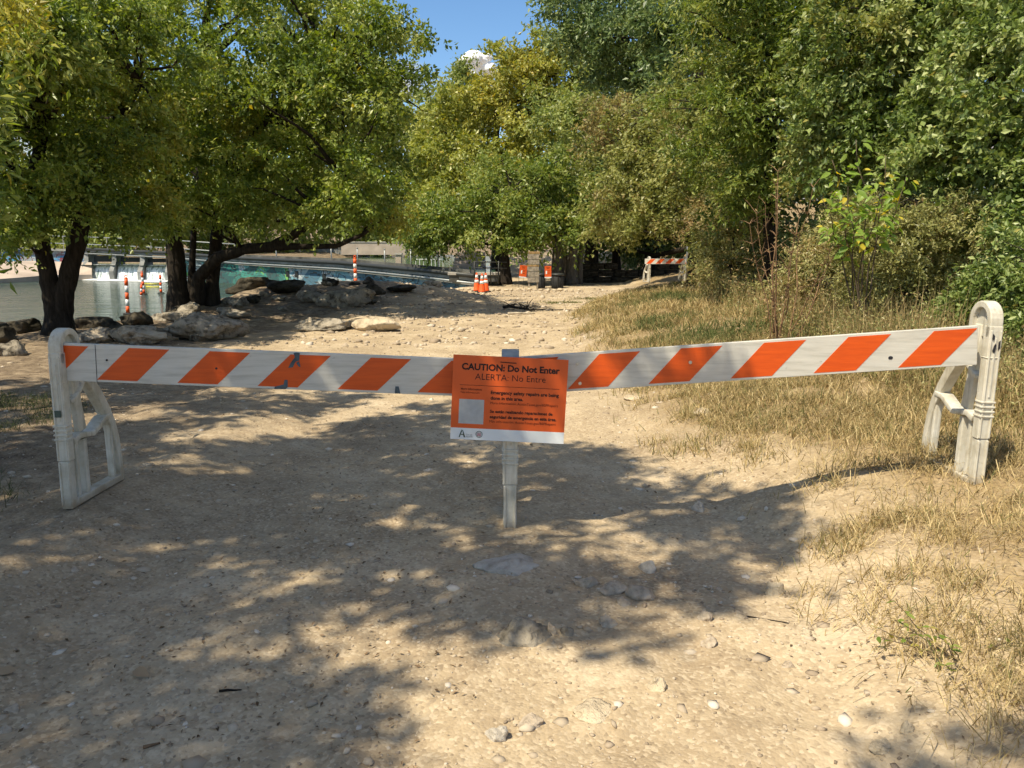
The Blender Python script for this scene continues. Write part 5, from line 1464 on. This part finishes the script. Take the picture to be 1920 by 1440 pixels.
# rails along the walkway
def along(stations, step):
    out = []
    for i in range(len(stations) - 1):
        a, b = stations[i], stations[i + 1]
        n = max(1, round(math.hypot(b[0] - a[0], b[1] - a[1]) / step))
        out += [lerp3(a, b, k / n) for k in range(n)]
    return out + [stations[-1]]
for hgt in (.42, .95):
    MB().tube([(q[0] - RD.x, q[1] - RD.y + .2, q[2] + hgt - RD.z) for q in DAM[3:]], .035, 6).build("rail", M["grey_metal"], root, True)
for q in along(DAM[3:], 2.2):
    MB().tube([(q[0] - RD.x, q[1] - RD.y + .2, q[2] - RD.z), (q[0] - RD.x, q[1] - RD.y + .2, q[2] + .98 - RD.z)], .032, 6).build("rail_post", M["concrete"], root)
for zz_, rr in ((.10, .10), (-.22, .05)):
    MB().tube([(q[0] - RD.x, q[1] - RD.y - .36, q[2] + zz_ - RD.z) for q in DAM[:6]], rr, 8).build("pipe", M["dark_metal"] if zz_ > 0 else M["grey_metal"], root, True)
tag(root, "low concrete dam with graffiti, gates, a railed walkway and pipes", "dam")
# dark windows cut in the blue graffiti stretch
for x, _, zc in ((-12.927, 45.4, -0.036), (-12.21, 44.6, -0.039), (-10.132, 42.3, -0.102)):
    a, b = (DAM[3], DAM[2])
    yy_ = np.interp(x, [a[0], b[0]], [a[1], b[1]])
    MB().box(x - RD.x - .18, x - RD.x + .18, yy_ - RD.y - .03, yy_ - RD.y + .1, zc - RD.z - .18, zc - RD.z + .18).build("drain_opening", M["dark_metal"], root)

# falling water: one curtain per bay
for i, (t0, t1) in enumerate(((.05, .29), (.35, .61), (.67, .94))):
    n, m = 60, 14
    vs = []
    for j in range(m + 1):
        for k in range(n + 1):
            q = lerp3(DAM[4], DAM[5], t0 + (t1 - t0) * k / n)
            dz = j / m
            drop = dz ** 1.0
            fwd = .22 + .55 * math.sqrt(dz) if j else .0
            wob = .10 * mnoise.noise(Vector((q[0] * 3.1, dz * 1.2, i * 7.0))) + .05 * mnoise.noise(Vector((q[0] * 9.0, dz * 2.0, 3.0)))
            vs.append((q[0], q[1] + .22 - fwd + wob * (0.3 + dz), .26 - drop * (.26 - WATER_Z + .02)))
    fs = [(j * (n + 1) + k, j * (n + 1) + k + 1, (j + 1) * (n + 1) + k + 1, (j + 1) * (n + 1) + k) for j in range(m) for k in range(n)]
    wf = obj("waterfall", np_mesh("waterfall", vs, fs, True), M["falls"])
    tag(wf, ("right sheet of white water falling through the dam, behind the trunks", "middle sheet of white water falling through the dam", "left sheet of white water falling through the dam")[i], "waterfall", "waterfalls of the spillway", "structure")
n = 160
vs, fs = [], []
for k in range(n + 1):
    q = lerp3(DAM[4], DAM[5], k / n)
    w_ = .35 + .25 * mnoise.noise(Vector((q[0] * 1.3, 0, 0))) + .15 * mnoise.noise(Vector((q[0] * 5, 2, 0)))
    for y_, z_ in ((-.35, .02), (-.7 - w_ * .5, .09), (-1.1 - w_ * 1.6, .01)):
        vs.append((q[0], q[1] + y_, WATER_Z + z_))
for k in range(n):
    for j in range(2):
        fs.append((k * 3 + j, k * 3 + j + 1, k * 3 + j + 4, k * 3 + j + 3))
tag(obj("foam", np_mesh("foam", vs, fs, True), M["foam"]), "white foam line at the foot of the waterfalls", "foam", kind="structure")
tag(MB().tube([(-23.712, 50, -0.81), (-23.034, 49.5, -0.82), (-22.678, 50, -0.81)], .05, 6).tube([(-21.767, 46, -0.811), (-21.326, 46, -0.843), (-20.942, 46, -0.811)], .05, 6).build("floating_hose", mat_plain("yellow_hose", (.55, .50, .06), .5), None, True), "yellow hose floating between the marker posts", "hose")
bpy.data.objects["floating_hose"].location.z += -0.02

# pale concrete apron on the far left
ap = [(-45.787, 57.5, 0.171), (-35.305, 57.2, 0.488), (-30.49, 56.4, 0.388), (-30.141, 55.6, -0.465), (-32.324, 54, -0.444), (-33.736, 50.5, -0.592), (-38.375, 48, -0.683)]
vs = [(a, b, c) for a, b, c in ap]
me_ = bpy.data.meshes.new("concrete_apron")
mid = tuple(np.mean(np.array(ap), 0))
low = [(a, b, -1.6) for a, b, c in ap]
nA = len(ap)
me_.from_pydata(vs + low, [], [tuple(range(nA))] + [(i, i + nA, (i + 1) % nA + nA, (i + 1) % nA) for i in range(nA)])
tag(obj("concrete_apron", me_, M["concrete_pink"]), "pale sunlit concrete apron sloping into the water at far left", "concrete slab")

# walls and steps beyond the pool
def block(name, label, cat, p0, p1, depth, mat, steps=0):
    """block whose front face spans p0 (lower left) to p1 (upper right)"""
    rt = empty(name, (p0[0], p0[1], p0[2]))
    w, h = p1[0] - p0[0], p1[2] - p0[2]
    if steps:
        for k in range(steps):
            MB().box(0, w, k * depth / steps, depth, k * h / steps, (k + 1) * h / steps - .004).build("step", M[mat], rt, False, .01)
    else:
        MB().box(0, w, 0, depth, 0, h).build("wall", M[mat], rt, False, .02)
        MB().box(-.05, w + .05, -.06, depth, h + .003, h + .12).build("coping", M["concrete"], rt, False, .01)
    return tag(rt, label, cat)
block("bath_house_wall", "long grey wall across the pool behind the walkway", "wall", (-33.419, 92, 0.164), (-20.134, 92, 1.282), 1.0, "concrete_grey")
block("pool_pillar", "pale pillar standing at the pool's edge above the walkway", "pillar", (-7.787, 52, 0.089), (-7.408, 52, 0.97), .5, "concrete_pink")
block("pool_terrace", "pinkish concrete terrace across the pool", "wall", (-19.286, 88, 0.58), (-12.021, 88, 1.944), 1.0, "concrete_pink")
block("pool_steps", "pink concrete steps rising beyond the pool's right corner", "steps", (-3.683, 47, 0.068), (-1.77, 47, 1.151), 5.0, "concrete_pink", 6)
def fence_post(label, p_top, p_bot, r=.035, mat="grey_metal"):
    rt = empty("fence_post", p_bot)
    hgt = p_top[2] - p_bot[2]
    MB().tube([(0, 0, 0), (0, 0, hgt)], r, 8).build("pole", M[mat], rt, True)
    MB().lathe([(r * 1.25, hgt), (r * 1.25, hgt + r), (r * .4, hgt + r * 1.6)], 8).build("cap", M[mat], rt, True)
    MB().box(-r * 1.8, r * 1.8, -r * 1.8, r * 1.8, 0, .02).build("foot_plate", M[mat], rt)
    return tag(rt, label, "post", "thin posts along the walkway")
for pt, pb, lab in (((-14.017, 46.5, 1.531), (-14.072, 46.5, 0.526), "thin metal post on the walkway below the low limb"), ((-9.75, 42.2, 1.531), (-9.791, 42.2, 0.533), "thin metal post on the walkway left of the orange marker"), ((-8.024, 40.6, 1.422), (-8.057, 40.6, 0.489), "thin metal post just right of the orange marker"),
                          ((-6.349, 39, 1.374), (-6.378, 39, 0.397), "thin metal post on the walkway left of the pillar"), ((-4.836, 37.4, 1.33), (-4.859, 37.4, 0.342), "thin metal post on the walkway right of the pillar"), ((-3.379, 35.8, 1.435), (-3.398, 35.8, 0.295), "thin metal post nearest the cones on the walkway")):
    fence_post(lab, pt, pb)
# white picket like railing by the steps
rt = empty("white_railing", (-5.443, 44, 0.192))
RR_ = Vector(rt.location)
for k in range(8):
    MB().tube([(k * .22, 0, 0), (k * .22, 0, .62)], .02, 6).build("baluster", M["collar"], rt)
for z in (.08, .62):
    MB().tube([(-.05, 0, z), (1.62, 0, z)], .022, 6).build("rail", M["collar"], rt)
tag(rt, "short white railing across the pool left of the pink steps", "railing")
# dark railing behind the cones
rt = empty("pipe_railing", (-1.82, 33, -0.058))
L0 = Vector(rt.location)
xs_ = [(-1.593, 33, -0.058)[0], (-1.138, 33, -0.058)[0], (-0.91, 33, -0.058)[0], (-0.569, 33, -0.058)[0]]
for x in xs_:
    MB().tube([(x - L0.x, 0, 0), (x - L0.x, 0, .98)], .028, 7).build("rail_post", M["dark_metal"], rt, True)
for z in (.95, .70):
    MB().tube([(xs_[0] - L0.x - .05, 0, z), (xs_[-1] - L0.x + .35, 0, z - .03)], .024, 7).build("rail", M["dark_metal"], rt, True)
tag(rt, "dark metal pipe railing behind the cones", "railing")
# low dark kerb wall running to the cones
block("dark_low_wall", "low dark wall stretching left from the dark railing", "wall", (-2.732, 33.6, 0.005), (-0.578, 33.6, 0.303), .5, "concrete_dark")

# timber sign post of stacked planks
rt = empty("plank_signpost", on_ground((0.855, 31, -0.026)))
zr = 1.62
for x in (-.20, .14):
    MB().box(x, x + .055, .04, .10, 0, zr).build("upright", M["wood_pale"], rt, False, .004)
for i, (z0, h, mt, dx) in enumerate([(.36, .20, "wood_grey", 0), (.58, .20, "wood_grey", .01), (.80, .17, "wood_grey", -.01), (.985, .07, "wood_tan", 0), (1.07, .18, "wood_grey", .02), (1.27, .20, "wood_grey", .0), (1.49, .09, "wood_tan", .03)]):
    b = MB().box(-.23 + dx, .23 + dx, 0, .036, z0, z0 + h).build("plank", M[mt], rt, False, .005)
    b.rotation_euler = (0, R(random.uniform(-1.2, 1.2)), 0)
tag(rt, "tall weathered signpost of stacked wooden planks", "signpost")

def small_notice(label, p, rz, ry, wd=.26, hg=.32):
    rt = empty("small_notice", on_ground(p), rz)
    zc = p[2] - rt.location.z
    pn_ = MB().box(-wd / 2, wd / 2, 0, .006, zc - hg * .40, zc + hg * .5).build("orange_panel", M["sign_orange"], rt)
    wb_ = MB().box(-wd / 2, wd / 2, 0, .006, zc - hg * .5, zc - hg * .402).build("white_band", M["sign_white"], rt)
    for o in (pn_, wb_): o.rotation_euler = (0, ry, 0)
    for j, (a, b, z, mt) in enumerate(((-.08, .08, .36, "thin_ink"), (-.05, .06, .27, "thin_ink"), (-.02, .09, .10, "thin_ink"), (-.02, .09, -.02, "thin_ink"), (-.02, .08, -.16, "thin_ink"))):
        MB().box(a, b, -.002, .0, zc + hg * z, zc + hg * (z + .035)).build("text_line", M[mt], pn_)
    MB().box(-.09, -.035, -.002, 0, zc - hg * .16, zc + hg * .1).build("blank_label", M["sign_white"], pn_)
    for x in (-wd * .3, wd * .3):
        MB().tube([(x, .012, 0), (x, .012, zc + hg * .3)], .008, 6).build("stake", M["dark_metal"], rt)
    return tag(rt, label, "sign", "small orange notices on stakes")
small_notice("tilted small orange notice left of the plank signpost", (0.365, 31.2, 0.539), 0.1, R(6), .30, .50)
small_notice("upright small orange notice right of the plank signpost", (1.459, 31.2, 0.518), -.05, R(-1), .27, .48)

def bin_(label, p, r, h):
    rt = empty("rubbish_bin", on_ground(p))
    MB().lathe([(r * .82, 0), (r * .9, h * .3), (r, h)], 20).build("barrel", M["rubber"], rt, True)
    MB().lathe([(r * 1.06, h - .04), (r * 1.06, h + .02), (r * .9, h + .05), (r * .5, h + .06)], 20).build("lid", M["dark_metal"], rt, True)
    for k in range(8):
        a = 2 * math.pi * k / 8
        MB().tube([(r * .88 * math.cos(a), r * .88 * math.sin(a), .05), (r * 1.01 * math.cos(a), r * 1.01 * math.sin(a), h - .06)], .012, 5).build("rib", M["dark_metal"], rt)
    return tag(rt, label, "bin", "black bins at the path's end")
bin_("black bin just right of the plank signpost", (1.192, 32, -0.032), .19, .62)
bin_("black bin right of the upright orange notice", (1.876, 32, -0.032), .27, .62)

# rows of edging stones where the path ends
for i in range(26):
    x = -3.4 + i * .24 + random.uniform(-.05, .05)
    y = 30.3 + random.uniform(-.12, .12) + (.3 if x < -1 else 0)
    rock("edging_stone", "pale edging stone in the row where the path ends", x, y, (random.uniform(.16, .28), .2, random.uniform(.10, .17)), "rock_cream", 80 + i, .25, 0, 2, .6, .12, "row of edging stones at the path's end", cat="stone")

# dark stone wall under the trees
rt = empty("stone_wall", on_ground((3.274, 38, -0.222)))
W0 = Vector(rt.location)
xw0, xw1 = (3.274, 38, -0.222)[0], (7.726, 38, -0.222)[0]
bw = [MB().box(-.5, .5, -.22, .22, -.5, .5).mesh("wall_block") for _ in range(1)][0]
bw.materials.append(M["rock_dark"])
for row in range(3):
    x = xw0 - random.uniform(0, .4)
    while x < xw1:
        w = random.uniform(.5, 1.0)
        if not (row == 2 and random.random() < .25):
            o = obj("stone_block", bw, None, rt)
            o.scale = (w - .04, 1, .30)
            o.location = (x + w / 2 - W0.x, random.uniform(-.06, .06), .16 + row * .335)
            o.rotation_euler = (0, 0, R(random.uniform(-3, 3)))
            bv = o.modifiers.new("bevel", 'BEVEL'); bv.width = .03; bv.segments = 2
        x += w
tag(rt, "low dark wall of stacked limestone blocks under the trees", "stone wall")

# the second barricade at the bend
fb = empty("far_barricade", on_ground((6.504, 29, -0.005)), R(-20))
first = [c for c in root.children]
src = [o for o in bpy.data.objects if o.name.startswith("leg") and o.type == 'EMPTY'][0]
for k, x in enumerate((0.0, -1.35)):
    lg = copy_tree(src, fb)
    lg.location = (x, 0, 0)
    lg.rotation_euler = (0, 0, R(35))
    lg["label"] = "bright curved white leg" if k == 0 else "grey shaded leg in the weeds"
striped_board(fb, (-1.55, -.02, .80), (.12, -.02, .82), .20, .05, .36)
tag(fb, "second orange and white barricade far off at the bend, half behind weeds", "barricade")
rt = empty("sign_pole", on_ground((6.074, 27, 0.101)))
MB().tube([(0, 0, 0), (0, 0, 1.95)], .028, 8).build("pole", M["grey_metal"], rt, True)
MB().lathe([(.034, 1.95), (.03, 1.98), (.01, 1.99)], 8).build("cap", M["grey_metal"], rt, True)
tag(rt, "thin grey metal pole in front of the far barricade", "pole")
rt = empty("timber_post", on_ground((6.391, 27, 0.101)))
MB().box(-.06, .06, -.06, .06, 0, 1.05).build("stake", M["wood_grey"], rt, False, .012)
MB().box(-.066, .066, -.066, .066, 1.053, 1.08).build("cap", M["wood_pale"], rt, False, .008)
tag(rt, "weathered square timber post right of the thin metal pole", "post")

# ------------------------------------------------------------------ cloud, far outside the scene
t = NT("cloud")
M["cloud"] = t.done(t.principled((.93, .93, .93), 1.0, 0.0))
vs_, fs_ = [], []
cc = np.array((-72.82, 1500, 338.554))
off = 0
for i, (dx, dz, r) in enumerate(((0, 0, 32), (-26, -10, 24), (24, 4, 22), (42, 12, 16), (10, 16, 20), (-6, -30, 34), (40, -22, 30), (-40, -34, 26))):
    v, f = ICO[4]
    q = v * (1 + .16 * fbm(v * 2.4 + i * 5, 4))[:, None]
    vs_.append((q * np.array([r, r * .8, r * .8]) + np.array([dx, i * 3, dz])) * .62)
    fs_.append(f + off); off += len(v)
cl = obj("cloud", np_mesh("cloud", np.concatenate(vs_), np.concatenate(fs_), True), M["cloud"])
cl.location = cc
tag(cl, "small puffy white cloud in the gap between the trees", "cloud", kind="structure")
